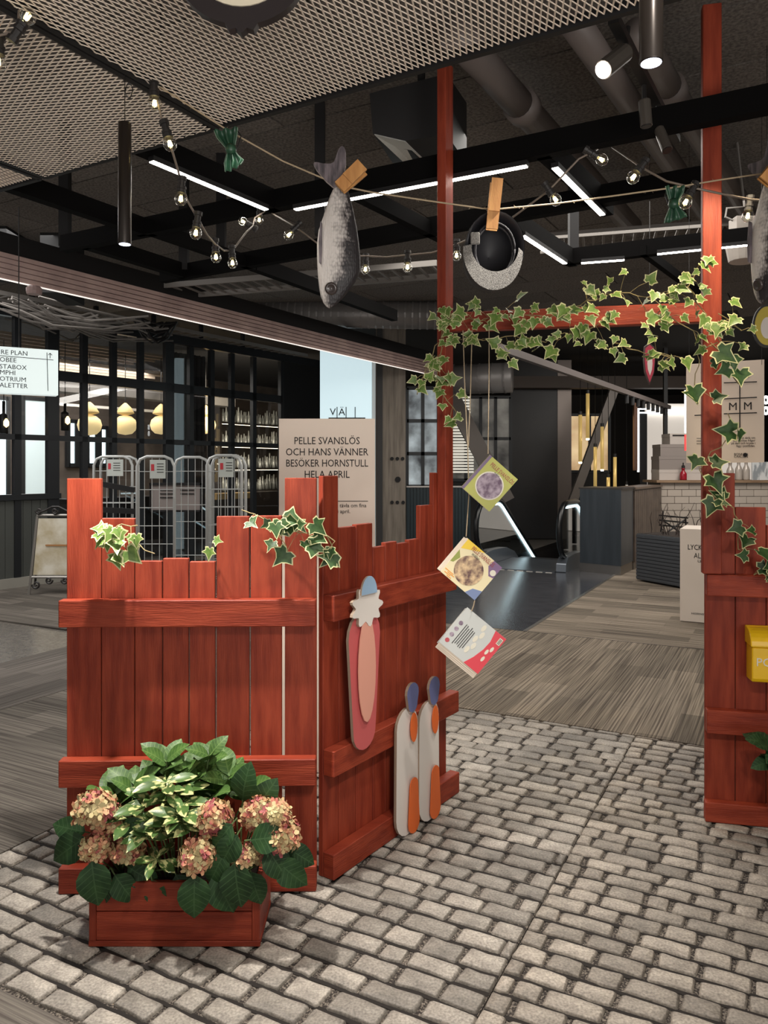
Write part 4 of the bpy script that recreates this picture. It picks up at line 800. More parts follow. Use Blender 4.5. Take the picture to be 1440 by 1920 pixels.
# ---------------------------------------------------------------- festoon lights
BG = glassmat('bulb_glass', (1, .99, .95, 1), .10, .02); FIL = mat('filament', S(255, 232, 160), emit=16); SOCK = mat('lamp_socket', S(38, 35, 34), .5); CORD = mat('festoon_cord', S(120, 108, 98), .5)
def festoon(label, cord, bulbs):
    t = root('festoon_lights', label, 'string light', P(*cord[0])); mb = MB()
    pts = [P(*q) for q in cord]; mb.tube(pts, .004, 6); mb.build('cord', CORD, t, smooth=True)
    for bx_, by_, r, sx_, sy_ in bulbs:
        d = .0225*F/r; c = P(bx_, by_, d); s = P(sx_, sy_, d); ax = (s-c).normalized()
        bl = MB().lathe([(.002, -.0225), (.012, -.0192), (.0195, -.011), (.0225, 0), (.0205, .010), (.015, .019), (.0125, .025)], 14, c, ax).build('bulb', BG, t, smooth=True)
        f = MB(); e = ax.cross(Vector((0, 1, .2))).normalized(); g_ = ax.cross(e)
        for a in (e, -e, g_, -g_): f.tube([c+a*.004+ax*.012, c+a*.0065-ax*.006], .0017, 5)
        f.build('filament', FIL, bl)
        MB().lathe([(.0165, .022), (.0165, .030), (.0145, .031), (.0145, .036), (.0165, .037), (.0165, .045), (.012, .047), (.012, .066), (.016, .067), (.016, .080), (.004, .082)], 12, c, ax).build('socket', SOCK, t, smooth=False)
def sk(q): return q
festoon('festoon lights at the grille corner, nearest the viewer', [(-60, 20, 2.0), (0, 66, 2.02), (33, 58, 2.05), (36, 20, 2.1), (20, -30, 2.1)], [(52, 30, 16, 36, 55), (-4, 118, 15.5, -2, 85)])
festoon('festoon lights drooping from the grille to the beam corner', [(287, 150, 2.5), (290, 163, 2.53), (304, 228, 2.5), (312, 245, 2.5), (328, 300, 2.6), (341, 345, 2.75), (352, 378, 2.8), (372, 412, 2.9), (388, 440, 3.1), (404, 458, 3.2), (420, 470, 3.35), (436, 470, 3.45), (447, 455, 3.5), (462, 435, 3.6), (474, 424, 3.8), (478, 408, 3.95), (497, 396, 4.02)],
        [(290, 195, 13, 289, 165), (319, 271, 13, 312, 246), (339, 374, 12, 341, 346), (367, 438, 11.5, 370, 414), (405, 483, 10, 404, 460), (436, 494, 9.5, 435, 474), (455, 415, 8.5, 474, 426), (486, 413, 8, 486, 398)])
festoon('festoon lights passing behind fish, near post and cap', [(510, 400, 4.02), (555, 426, 3.5), (600, 460, 3.5), (640, 480, 3.7), (686, 480, 3.8), (725, 482, 3.7), (764, 478, 3.7), (810, 474, 3.68), (856, 458, 3.66), (900, 440, 3.45), (955, 412, 3.15), (1028, 358, 3.0), (1085, 298, 2.95), (1108, 286, 2.95), (1120, 280, 3.2)],
        [(541, 441, 9.5, 554, 428), (685, 506, 8.5, 686, 482), (764, 502, 9, 764, 480), (856, 480, 8.85, 856, 459), (1042, 375, 11, 1030, 357), (1129, 300, 11, 1110, 288)])
festoon('festoon lights crossing in front of the far archway post', [(1148, 276, 3.2), (1203, 314, 2.8), (1250, 340, 2.75), (1300, 352, 2.7), (1360, 365, 2.75), (1406, 374, 2.85), (1500, 380, 2.9)], [(1187, 333, 12, 1202, 313), (1285, 380, 12, 1299, 354), (1402, 406, 11, 1406, 380)])
# ---------------------------------------------------------------- hanging books
def colr(n, *c): return mat(n, S(*c), .45)
PAGE = mat('paper_pages', S(222, 208, 190), .8)
def book(label, c, ex, ey, w_, h_, cov, thick=.012, fan=.0):
    ex = ex.normalized(); ey = (ey-ex*ey.dot(ex)).normalized(); n = ex.cross(ey); t = root('picture_book', label, 'book', c); E = ex*w_/2; U = ey*h_/2
    MB().obox(c, E, U, n*.0012).build('cover', cov, t); MB().obox(c-n*(thick+.001)-ex*fan*.3, E, U, n*.0012).build('cover', cov, t)
    for k in range(4):
        q = thick*(k+.6)/4.2; MB().obox(c-n*q-ex*fan*(.2+.25*k)-ey*.001*k, E*.975, U*.975, n*.0011).build('pages', PAGE, t)
    return t, ex, ey, n
def sp_(x): return P(*x)
OL = colr('cover_olive', 168, 168, 76); TITLE = colr('title_red', 150, 44, 36); YEC = colr('cover_cream', 226, 212, 170); GRB = colr('cover_grey', 190, 192, 188); REDB = colr('cover_red', 208, 62, 74); PUR = colr('spine_purple', 104, 84, 110); BLOT = mat('blot_picture', S(176, 160, 172), .6, c2=S(98, 76, 96), nscale=40, detail=4); BLOT2 = mat('blot_bright', S(222, 192, 150), .6, c2=S(92, 62, 62), nscale=34, detail=3)
YEK = colr('corner_yellow', 232, 196, 40); GRK = colr('corner_green', 140, 148, 62); ORK = colr('print_orange', 226, 150, 48); VIO = colr('corner_violet', 116, 84, 124); BLK = colr('corner_blue', 112, 128, 166); PALE = colr('halo_white', 214, 208, 190)
d1 = 3.0
c1 = P(918, 906, d1); t, ex, ey, n = book('small olive picture book hanging topmost of the three', c1, P(968, 897, d1)-P(915, 850, d1), P(915, 850, d1)-P(868, 918, d1), .146, .168, OL, .008)
MB().obox(c1-ex*.067+n*.0014, ex*.006, ey*.084, n*.0004).build('spine_strip', PUR, t)
for k, r in ((PALE, .056), (BLOT, .051)): MB().prism(ell(.006, -.008, r, r, 28), c1+n*(.0016 if k is PALE else .0022), ex, ey, .0004).build('round_print', k, t)
text('title_lettering', 'PELLE SVANSLÖS', .0235, c1+ey*.060+ex*.012+n*.0018, ex, ey, TITLE, t, 'CENTER', .66, .0003, .0005); text('small_lettering', 'målar', .012, c1+ey*.044+n*.0018, ex, ey, INK, t)
c2 = P(884, 1068, 2.98); t, ex, ey, n = book('cream picture book with yellow and violet corners hanging in the middle', c2, P(937, 1062, 2.98)-P(872, 1007, 2.98), P(872, 1007, 2.98)-P(831, 1075, 2.98), .172, .166, YEC, .014, .02)
h = .083; w2 = .086
for nm, m, tri in (('yellow_corner', YEK, [(-w2, h), (-w2, h-.045), (-w2+.085, h)]), ('green_corner', GRK, [(-w2, h-.052), (-w2+.022, h-.075), (-w2+.012, h-.105), (-w2, h-.11)]), ('violet_corner', VIO, [(w2, h), (w2-.04, h), (w2-.045, h-.03), (w2-.02, h-.06), (w2, h-.055)]), ('blue_corner', BLK, [(w2, -h), (w2-.05, -h), (w2-.035, -h+.03), (w2, -h+.045)])):
    MB().prism(tri, c2+n*.0016, ex, ey, .0004).build(nm, m, t)
MB().prism(ell(-.006, -.010, .058, .058, 28), c2+n*.0022, ex, ey, .0004).build('round_print', BLOT2, t)
for k in range(4): MB().obox(c2-ex*(.062-.012*(k % 2))-ey*(.060+.006*k)+n*.0018, ex*(.02-.003*k), ey*.0018, n*.0003).build('small_print', ORK, t)
text('title_lettering', 'PELLE SVANSLÖS', .026, c2+ey*.066+ex*.002+n*.0028, ex, ey, TITLE, t, 'CENTER', .56, .0003, .0008); text('small_lettering', 'målar', .016, c2+ey*.049-ex*.02+n*.0024, ex, ey, INK, t)
MB().prism(ell(w2-.014, h-.040, .012, .012, 16), c2+n*.0023, ex, ey, .0004).build('round_badge', PALE, t)
c3 = P(886, 1201, 2.98); t, ex, ey, n = book('pale grey and red picture book hanging lowest, back cover forward', c3, P(885, 1130, 2.98)-P(831.5, 1195, 2.98), P(831.5, 1195, 2.98)-P(889.6, 1272, 2.98), .174, .196, GRB, .018, .03)
MB().prism([(-.087, -.098), (.087, -.098), (.087, -.045), (.04, -.056), (0, -.054), (-.045, -.043), (-.087, -.026)], c3+n*.0016, ex, ey, .0004).build('red_band', REDB, t)
for k in range(4): MB().prism(ell(-.060+.028*k, .078, .009, .009, 14), c3+n*.0017, ex, ey, .0004).build('round_badge', colr('badge_a', 176, 70, 78) if k == 0 else BLOT, t)
for k in range(6): MB().obox(c3+ey*(.056-.0085*k)+ex*(-.012+.003*(k % 2))+n*.0016, ex*(.047-.004*(k % 3)), ey*.0013, n*.0003).build('small_print', INK, t)
for k in range(5): MB().prism(ell(-.04+.026*k, -.004-.012*(k % 2), .015, .008, 12), c3+n*.0017, ex, ey, .0004).build('label_blob', PALE, t)
MB().obox(c3+ex*.062-ey*.084+n*.0020, ex*.014, ey*.008, n*.0003).build('barcode_field', PALE, t)
for k in range(5): MB().obox(c3+ex*(.053+.0045*k)-ey*.084+n*.0024, ex*.0011, ey*.006, n*.0002).build('barcode_line', INK, t)
for k, (xx, yy) in enumerate(((-.03, -.075), (.0, -.07), (.02, -.08))): MB().prism(ell(xx, yy, .012, .006, 9), c3+n*.002, ex, ey, .0003).build('white_print', PALE, t)
def twine(label, pts): tag(MB().tube([P(*q) for q in pts], .0022, 5).build('twine', TW), label, 'twine')
twine('jute twine holding the topmost book under the crossbar', [(917, 612, 3.34), (917, 700, 3.2), (916, 780, 3.05), (915, 851, 3.0)])
twine('jute twine running down behind the topmost book to the middle book', [(868, 620, 3.36), (872, 740, 3.25), (877, 840, 3.1), (879, 930, 3.05), (874, 1006, 2.99)])
twine('second strand of jute twine joining the middle book string', [(885, 620, 3.36), (882, 740, 3.25), (878, 838, 3.12)])
twine('short white string tying the lowest book to the middle book', [(890, 1126, 2.97), (888, 1136, 2.97), (884, 1146, 2.97)])
# ---------------------------------------------------------------- hall header with light line, column, lit sign
MAUVE = mat('ribbed_header', S(196, 168, 160), .6, c2=S(170, 144, 138), nscale=4)
ha, hb = HP(0, 525, 2.95), HP(735, 688, 2.95); hd = (hb-ha).normalized(); ha = ha-hd*2; hb = hb+hd*2.0; hn = Vector((hd.y, -hd.x, 0))
hdr = MB().beam(ha+Z*.30-hn*.05, hb+Z*.30-hn*.05, .10, .16).build('beam_header', BLACKM, kind='structure')
for k in range(5): MB().beam(ha+Z*(.03+.042*k), hb+Z*(.03+.042*k), .05, .034).build('rib', MAUVE, hdr)
MB().beam(ha+hn*.028+Z*.004, hb+hn*.028+Z*.004, .008, .010).build('light_line', mat('header_light', S(240, 230, 222), emit=1.1), hdr)
CONCR = mat('grey_column', S(140, 130, 118), .7, c2=S(108, 99, 89), nscale=3, stretch=(8, 8, .6), bump=.15)
ca, cb_ = P(705, 875, 12.0), P(761, 875, 11.7); col = MB().obox((ca+cb_)/2*Vector((1, 1, 0)) if False else Vector(((ca.x+cb_.x)/2, 12.05, 1.87)), Vector(((cb_.x-ca.x)/2, 0, 0)), Vector((0, .2, 0)), Z*1.86).build('column', CONCR, kind='structure')
HOLE = BLACKM
for px, py in ((735, 860), (745, 860), (755, 860), (746, 899), (735, 942), (745, 942), (756, 942)):
    c = P(px, py, 11.84); r = .028 if py != 899 else .045; MB().lathe([(r, -.004), (r, .006)], 10, c, (0, 1, 0)).build('anchor_hole', HOLE, col)
MB().obox(Vector((P(712, 0, 11.8).x-.0, 11.83, 1.87)), Vector((.045, 0, 0)), Vector((0, .01, 0)), Z*1.86).build('shadow_gap', DARKG, col)
LB = mat('lightbox_white', S(204, 226, 232), .5, emit=.85)
la, lb_ = P(600, 875, 11.9), P(704, 875, 11.9); lx = root('lit_welcome_sign', 'tall pale-blue backlit sign with thin letter grid beside the grey column', 'sign', Vector(((la.x+lb_.x)/2, 11.9, 0)))
MB().box((la.x, 11.9, .02), (lb_.x-.06, 12.05, 3.45)).build('panel', LB, lx); MB().box((lb_.x-.055, 11.9, .02), (lb_.x, 12.1, 3.45)).build('edge_profile', mat('lightbox_edge', S(206, 214, 214), .4, emit=.3), lx)
for ch, px in (('V', 624), ('Ä', 641)): text('lettering', ch, .155, P(px, 773, 11.89), XA, Z, INK, lx)
for px in (632, 649, 666): MB().box(P(px, 782, 11.885)-Vector((.006, 0, .02)), P(px, 763, 11.895)+Vector((.006, 0, 0))).build('grid_line', INK, lx)
MB().box(P(616, 785, 11.885), P(685, 783, 11.895)).build('grid_line', INK, lx)
# ---------------------------------------------------------------- hanging directory light box
dgo = P(109, 700, 5.5); dl = Vector((-.56, -.83, 0)).normalized(); dl = Vector((-.86, -.51, 0)).normalized()
ds = root('directory_sign', 'white backlit directory sign hanging at the picture edge over the hall', 'sign', dgo)
ztp, zbt = H+(875-657)/F*5.5, H+(875-741)/F*5.5; dn = Vector((-dl.y, dl.x, 0)); dn = dn if dn.y < 0 else -dn
LBX = mat('directory_white', S(222, 234, 232), .5, emit=.80)
MB().obox(dgo*Vector((1, 1, 0)) if False else Vector((dgo.x, dgo.y, (ztp+zbt)/2))+dl*.6-dn*.06, dl*.6, dn*.06, Z*(ztp-zbt)/2).build('light_box', LBX, ds)
fo_ = Vector((dgo.x, dgo.y, 0))+dn*.002; exd = -dl
def dt(s, px, y): 
    k = (px-720)/F; o_ = fo_; q = o_+dl*((k*o_.y-o_.x)/(dl.x-k*dl.y)); q.z = H-(y-875)/F*q.y; return q
for s, px, y in (('RE PLAN', 2, 660), ('OBEE', 0, 674), ('STABOX', 0, 687), ('MPHI', 0, 698), ('OTRIUM', 0, 710), ('ALETTER', 0, 722)): text('lettering', s, .045, dt(s, px-1, y), exd, Z, INK, ds, 'LEFT', 1.0)
q1, q2 = dt('', -10, 666), dt('', 100, 675); MB().beam(q1, q2, .003, .004).build('rule', INK, ds); q1, q2 = dt('', 88, 661), dt('', 90, 733); MB().beam(q1, q2, .003, .004).build('rule', INK, ds)
q = dt('', 94, 667); MB().beam(q-Z*.018, q+Z*.018, .002, .004, up=XA).build('arrow', INK, ds)
for s in (-1, 1): MB().beam(q+Z*.018, q+Z*.004+exd*.013*s, .002, .004).build('arrow', INK, ds)
for k in (.25, 1.0): p = Vector((dgo.x, dgo.y, ztp))+dl*k-dn*.06; MB().tube([p, p+Z*1.0], .004, 5).build('hanger', BLACK, ds)
# ---------------------------------------------------------------- roll cages
def cage(label, x0px, x1px, d, top, deep, sh0, dark=False, paper=True):
    pa, pb = P(x0px, 875, d), P(x1px, 875, d); ztop = H-(top-875)/F*d; t = root('roll_cage', label, 'roll cage', Vector(((pa.x+pb.x)/2, d+deep/2, 0)))
    m = ZINC
    for yy in (d, d+deep):
        xs = (pa.x, pb.x); r = .09; sh = sh0*(1 if yy > d else 0)
        fr = MB(); fr.tube([Vector((xs[0]+sh, yy, .18)), Vector((xs[0]+sh, yy, ztop-r)), Vector((xs[0]+sh+r*.3, yy, ztop-r*.3)), Vector((xs[0]+sh+r, yy, ztop)), Vector((xs[1]+sh-r, yy, ztop)), Vector((xs[1]+sh-r*.3, yy, ztop-r*.3)), Vector((xs[1]+sh, yy, ztop-r)), Vector((xs[1]+sh, yy, .18))], .014, 8)
        fr.build('side_frame', m, t, smooth=True)
        wr = MB(); nv = max(4, int((xs[1]-xs[0])/.062))
        for k in range(1, nv): x = xs[0]+sh+(xs[1]-xs[0])*k/nv; wr.tube([Vector((x, yy, .2)), Vector((x, yy, ztop-.01))], .0035, 4)
        z = .3
        while z < ztop-.12: wr.tube([Vector((xs[0]+sh, yy, z)), Vector((xs[1]+sh, yy, z))], .0035, 4); z += .165
        wr.build('wire_grid', m, t)
    MB().box((pa.x, d-.01, .15), (pb.x+sh0, d+deep+.01, .18)).build('base', m, t)
    for x in (pa.x+.06, pb.x): 
        for yy in (d+.06, d+deep-.06): MB().tube([Vector((x-.015, yy, .062)), Vector((x+.015, yy, .062))], .06, 12).build('caster', BLACK, t)
    for x in (pa.x+.06, pb.x):
        for yy in (d+.06, d+deep-.06): MB().box((x-.02, yy-.02, .11), (x+.02, yy+.02, .15)).build('caster_fork', STEEL, t)
    if paper:
        xm = pa.x+(pb.x-pa.x)*.36; pp = MB(); pp.box((xm-.0, d-.022, ztop-.20), (xm+(pb.x-pa.x)*.42, d-.018, ztop-.03)).build('paper_note', mat('paper_note', S(206, 212, 206), .7), t)
        MB().box((xm+.012, d-.024, ztop-.13), (xm+.04, d-.0225, ztop-.07)).build('red_mark', REDB, t)
        for k in range(4): MB().box((xm+.065, d-.024, ztop-.07-.025*k), (xm+.065+(pb.x-pa.x)*.18, d-.0225, ztop-.064-.025*k)).build('print_line', INK, t)
    return t
cage('zinc roll cage with a paper note, in the middle of the hall cages', 257, 327, 7.0, 856, .55, .19); cage('zinc roll cage with a paper note nearest the cream text sign', 388, 453, 7.1, 854, .14, .012)
cage('dimmer roll cage with black straps beside the tall corner board', 176, 248, 7.9, 856, .16, .012)
st = MB()
for py in (905, 955): a, b = P(176, py, 7.86), P(252, py+(4 if py > 930 else 14), 7.86); st.beam(a, b, .02, .055)
tag(st.build('cage_straps', BLACKM), 'pair of black straps across the dim roll cage', 'strap', None)
mn = root('menu_board', 'framed grey menu board leaning behind the roll cages', 'board', P(330, 930, 8.6)); MB().box(P(283, 957, 8.6), P(376, 908, 8.62)).build('sheet', mat('menu_grey', S(150, 140, 136), .7), mn)
mb = MB()
for a, b in (((280, 960), (379, 956)), ((280, 910), (379, 905)), ((280, 960), (284, 905)), ((375, 960), (379, 905))): mb.box(P(*a, 8.58), P(*b, 8.63))
mb.build('frame', BLACKM, mn)
for k in range(5): MB().box(P(300+38*(k % 2), 920+7*(k//2), 8.59), P(326+38*(k % 2), 918+7*(k//2), 8.595)).build('print_line', INK, mn)
# ---------------------------------------------------------------- wrought A-board
ab = root('pavement_sign', 'wrought-iron A-board with a glossy poster by the grey boarding', 'sign', P(95, 1110, 9.05)); IRON = mat('wrought_iron', S(44, 40, 38), .5); GREYM = mat('grey_metal_tube', S(150, 146, 140), .4, .5)
d_ = 9.0; mb = MB()
for a, b in (((70, 968), (54, 1118)), ((140, 968), (156, 1116)), ((70, 966), (140, 966)), ((60, 1082), (150, 1082))): mb.tube([P(*a, d_+(.35 if a[1] < 1000 else .08) if False else d_), P(*b, d_)], .016, 6)
mb.build('frame', GREYM, ab); mb = MB()
for a, b in (((76, 975), (66, 1100)), ((136, 975), (146, 1100))): mb.tube([P(*a, d_+.1), P(b[0], 1092, d_+.5)], .014, 6)
mb.build('back_legs', IRON, ab)
MB().prism([((x-105)/F*d_, -(y-1020)/F*d_) for x, y in ((72, 972), (138, 972), (148, 1078), (62, 1078))], P(105, 1020, d_), XA, Z, .03).build('poster', mat('glossy_poster', S(226, 220, 204), .15, c2=S(186, 172, 140), nscale=5), ab)
def spiral(cx, cy, r, turns, s=1): return [P(cx+s*(r*(1-k/24))*math.cos(k*turns*2*PI/24), cy+(r*(1-k/24))*math.sin(k*turns*2*PI/24), d_-.02) for k in range(22)]
mb = MB()
for cx, cy, r, s in ((73, 958, 6, -1), (103, 958, 6, 1), (136, 958, 6, 1), (68, 1096, 8, -1), (92, 1088, 7, 1), (122, 1088, 7, -1)): mb.tube(spiral(cx, cy, r, 1.6, s), .012, 5)
mb.tube([P(70, 962, d_-.02), P(85, 957, d_-.02), P(98, 950, d_-.02), P(110, 950, d_-.02), P(124, 957, d_-.02), P(140, 962, d_-.02)], .012, 5); mb.build('scrollwork', IRON, ab)
MB().box(P(85, 1024, d_-.012), P(128, 1021, d_-.01)).build('print_line', mat('poster_ochre', S(170, 120, 70), .6), ab)
# ---------------------------------------------------------------- cream text sign behind the fences
TS = mat('sign_cream', S(218, 203, 188), .6); dd_ = 3.75; ts = root('text_sign', 'cream standing sign with black storybook lettering behind the fence gap', 'sign', P(614, 900, dd_)*Vector((1, 1, 0)) if False else Vector((P(614, 0, dd_).x, dd_, 0)))
zt = H-(785-875)/F*dd_; xa_, xb_ = P(523, 0, dd_).x, P(703, 0, dd_).x
MB().box((xa_, dd_, .01), (xb_, dd_+.02, zt)).build('board', TS, ts)
for s, py, sz in (('PELLE SVANSLÖS', 827, .050), ('OCH HANS VÄNNER', 848, .050), ('BESÖKER HORNSTULL', 869, .050), ('HELA APRIL', 890, .050)): text('lettering', s, sz, P(613, py, dd_-.002), XA, Z, INK, ts, 'CENTER', .80 if 'BES' in s else .86, .0004, .0004)
MB().box(P(620, 940, dd_-.003), P(690, 939, dd_-.001)).build('rule', INK, ts)
text('lettering', 'och tävla om fina', .026, P(687, 948, dd_-.002), XA, Z, INK, ts, 'RIGHT', .98); text('lettering', 'i april.', .026, P(657, 959, dd_-.002), XA, Z, INK, ts, 'RIGHT', .98)
# ---------------------------------------------------------------- escalator
RUB = mat('handrail_rubber', S(16, 16, 17), .3); LEDB = mat('balustrade_led', S(214, 240, 246), emit=3.2); ESC = mat('escalator_steel', S(120, 126, 134), .3, .7); EGL = glassmat('balustrade_glass', (.78, .82, .84, 1), .10); COMB = mat('comb_plate', S(150, 156, 164), .28, .8, c2=S(120, 126, 134), nscale=3, stretch=(1, 12, 1), rotz=TH)
EO = G(-3.46, 11.1); es = root('escalator', 'descending escalator with glowing balustrade edges behind the archway', 'escalator', EO)
def prof_(z0, z1, r):     # handrail line in (along, height)
    p = [(-.0, z0)]+[(-.02-.38*math.sin(a), (z0+z1)/2-(z1-z0)/2*math.cos(a)) for a in [k*PI/10 for k in range(1, 10)]]+[(0, z1)]
    p += [(.55+.55*math.sin(a*.105)*1.0, z1-(.55)*(1-math.cos(a*.105))*1.0) for a in range(0, 6)]
    e = p[-1]; p += [(e[0]+3.4, e[1]-3.4*.577)]; return p
for su in (-1, 1):
    o_ = EO+BX*.62*su; hp = prof_(.18, .97, 0)
    pts = [o_+AX*a+Z*z for a, z in hp]; MB().tube(pts, .042, 8).build('handrail', RUB, es, smooth=True)
    led = [o_+AX*a+Z*z-Z*.062 for a, z in hp[10:]]; mb = MB()
    for a, b in zip(led, led[1:]): mb.beam(a, b, .03, .03)
    mb.build('light_strip', LEDB, es)
    gp = [(a, z-.05) for a, z in hp[2:]]+[(hp[-1][0], hp[-1][1]-.75), (1.0, .12), (0, .12)]
    MB().prism(gp, o_, AX, Z, .012).build('glass_panel', EGL, es)
    mb = MB(); low = [o_+AX*a+Z*z for a, z in ((.1, .14), (1.05, .13), (4.4, -1.8))]
    for a, b in zip(low, low[1:]): mb.beam(a, b, .03, .03)
    mb.build('light_strip', LEDB, es)
    sk_ = [(-.30, .0), (-.28, .12), (-.15, .20), (.2, .22), (.8, .20), (1.2, .10), (4.5, -1.8), (4.5, -2.2), (1.0, .0)]
    MB().prism(sk_, o_+BX*.07, AX, Z, .14).build('skirt', ESC, es, bev=.01)
mb = MB(); mb.obox(EO+AX*.35+Z*.006, BX*.54, AX*.7, Z*.004); mb.build('floor_plate', COMB, es)
for k in range(8):
    a, z = 1.1+.4*k, -.02-.20*k; MB().obox(EO+AX*(a+.2)+Z*(z-.1), BX*.53, AX*.2, Z*.1).build('step', mat('step_dark', S(70, 72, 76), .4, .6) if k == 0 else bpy.data.materials['step_dark'], es)
for k in range(8): MB().obox(EO+BX*(-.5+.14*k)-AX*.42+Z*.003, BX*.045, AX*.015, Z*.002).build('floor_mark', WHITE, es)
# ---------------------------------------------------------------- counter block, glass side, tiled bar
TEAL = mat('blue_grey_laminate', S(64, 70, 76), .3, c2=S(52, 58, 64), nscale=2, stretch=(6, 6, .5)); ca_, cb2_ = Vector((2.80, 10.98, 0)), Vector((3.26, 10.56, 0)); cz = 1.18
cu = (cb2_-ca_); cdir = Vector((.516, .857, 0)); ct = root('counter_block', 'dark blue-grey counter block with a steel plinth beside the escalator', 'counter', (ca_+cb2_)/2)
def quadbox(mb, a, b, dep, z0, z1): vs = [a, b, b+dep, a+dep]; vs = [v+Z*z0 for v in vs]+[v+Z*z1 for v in vs]; return mb.add(vs, [(3, 2, 1, 0), (4, 5, 6, 7), (0, 1, 5, 4), (1, 2, 6, 5), (2, 3, 7, 6), (3, 0, 4, 7)])
quadbox(MB(), ca_, cb2_, cdir*.7, .13, cz).build('carcass', TEAL, ct); quadbox(MB(), ca_+Vector((0, .02, 0)), cb2_+Vector((0, .02, 0)), cdir*.68, 0, .13).build('plinth', STEEL, ct)
quadbox(MB(), ca_-cu*.03, cb2_+cu*.03, cdir*.72, cz, cz+.025).build('worktop', mat('dark_worktop', S(60, 56, 54), .4), ct)
sg = root('tiled_screen', 'brown mosaic side screen with a shelf running back from the counter block', 'screen', cb2_+cdir*1.6)
MOS = mat('brown_mosaic', S(98, 84, 74), .35, c2=S(74, 62, 56), nscale=6); a0 = cb2_+cdir*.72; a1 = Vector((4.58, 12.72, 0)); quadbox(MB(), a0, a1, Vector((-.1, .06, 0)), .10, 1.17).build('panel', MOS, sg)
sd_ = (a1-a0); nt_ = 15
for k in range(nt_): p = a0+sd_*((k+.5)/nt_); MB().obox(p+Z*.63+Vector((.006, -.004, 0)), sd_/nt_*.46, Vector((.008, -.005, 0)), Z*.52).build('tile_strip', MOS, sg)
quadbox(MB(), a0+Vector((.03, -.02, 0)), a1+Vector((.03, -.02, 0)), Vector((-.3, .18, 0)), 1.17, 1.20).build('shelf', mat('walnut_shelf', S(112, 96, 84), .4), sg); quadbox(MB(), a0, a1, Vector((-.06, .04, 0)), 0, .10).build('plinth', STEEL, sg)
GRY = mat('grey_grout', S(92, 84, 78), .8); TILE = mat('grey_brick_tile', S(182, 170, 158), .25, rand=.06); by = 12.75
bar = root('tiled_bar', 'bar counter faced with grey brick tiles and a wooden top behind the archway post', 'counter', (5.6, by, 0)); MB().box((4.58, by, .0), (7.6, by+.6, 1.235)).build('carcass', GRY, bar)
tl0 = None; r = 0; z = .66
while z < 1.22:
    k = 0; x = 4.585-(.12 if r % 2 else 0)
    while x < 6.95:
        xa2, xb2 = max(x, 4.585), x+.232
        if tl0 is None or xa2 != x:
            o = MB().box((xa2, by-.012, z), (xb2, by+.002, z+.108)).build('tile', TILE, bar, bev=.003); 
            if xa2 == x: tl0 = o; t00 = (x, z)
        else: o = tl0.copy(); COL.objects.link(o); o.location = (x-t00[0], 0, z-t00[1])
        x += .239
    z += .116; r += 1
MB().box((4.585, by-.010, .02), (6.95, by+.002, .655)).build('lower_panel', TILE, bar)
MB().box((4.5, by-.08, 1.235), (7.6, by+.62, 1.275)).build('worktop', mat('oak_top', S(150, 124, 98), .5, c2=S(126, 100, 78), nscale=3, stretch=(1, 8, 8)), bar)
bz = 1.276; BOXG = mat('grey_carton', S(142, 132, 126), .7); BOXL = mat('pale_carton', S(190, 180, 172), .7)
for (xa2, xb2, z0_, z1_, lab, m) in ((4.62, 5.36, 0, .175, 'lowest long grey carton on the tiled bar', BOXL), (4.62, 5.36, .176, .40, 'middle grey carton of the stack on the tiled bar', BOXG), (4.64, 5.36, .401, .60, 'upper grey carton of the stack on the tiled bar', BOXG), (4.80, 5.36, .601, .78, 'topmost carton with a dark printed line on the tiled bar', BOXL)):
    c_ = root('carton', lab, 'box', ((xa2+xb2)/2, by+.33, bz+z0_), 'cartons stacked on the tiled bar'); MB().box((xa2, by+.14, bz+z0_), (xb2, by+.52, bz+z1_-.02)).build('body', m, c_); MB().box((xa2-.004, by+.136, bz+z1_-.055), (xb2+.004, by+.524, bz+z1_)).build('lid', m, c_)
    if 'printed' in lab: MB().box((4.84, by+.132, bz+z1_-.045), (5.34, by+.137, bz+z1_-.02)).build('print_line', INK, c_)
def bottle(label, x, y, h, m, cap=None, g=None):
    t = root('bottle', label, 'bottle', (x, y, bz), g); MB().lathe([(.055, 0), (.058, .02), (.058, h*.5), (.05, h*.6), (.026, h*.76), (.026, h*.92), (.03, h*.93), (.03, h)], 14, (x, y, bz)).build('glass', m, t, smooth=True)
    if cap: MB().lathe([(.028, h), (.028, h+.04), (.01, h+.05), (.01, h+.09)], 10, (x, y, bz)).build('pump', cap, t)
RB = mat('red_glass', S(150, 24, 40), .2); CLR = mat('clear_bottle', S(176, 166, 156), .1, .1); bottle('small red bottle with a black pump on the tiled bar', P(1281, 0, 12.8).x, 12.8, .20, RB, BLACK)
for k, px in enumerate((1369, 1385, 1399)): bottle(('squat clear bottle next to the archway post on the tiled bar', 'middle clear glass bottle on the tiled bar', 'clear glass bottle next to the marbled print on the bar')[k], P(px, 0, 12.9).x, 12.9, (.30, .33, .33)[k], CLR, None, 'clear bottles on the tiled bar')
mp_ = MB().box(P(1410, 908, 13.0)+Z*.0, P(1470, 866, 13.02)); centred(mp_, 'marbled_print', mat('marble_print', S(220, 222, 222), .5, c2=S(150, 156, 160), nscale=6, stretch=(2, 2, .7), lo=.45, hi=.55), 'white marbled print propped on the tiled bar', 'print')
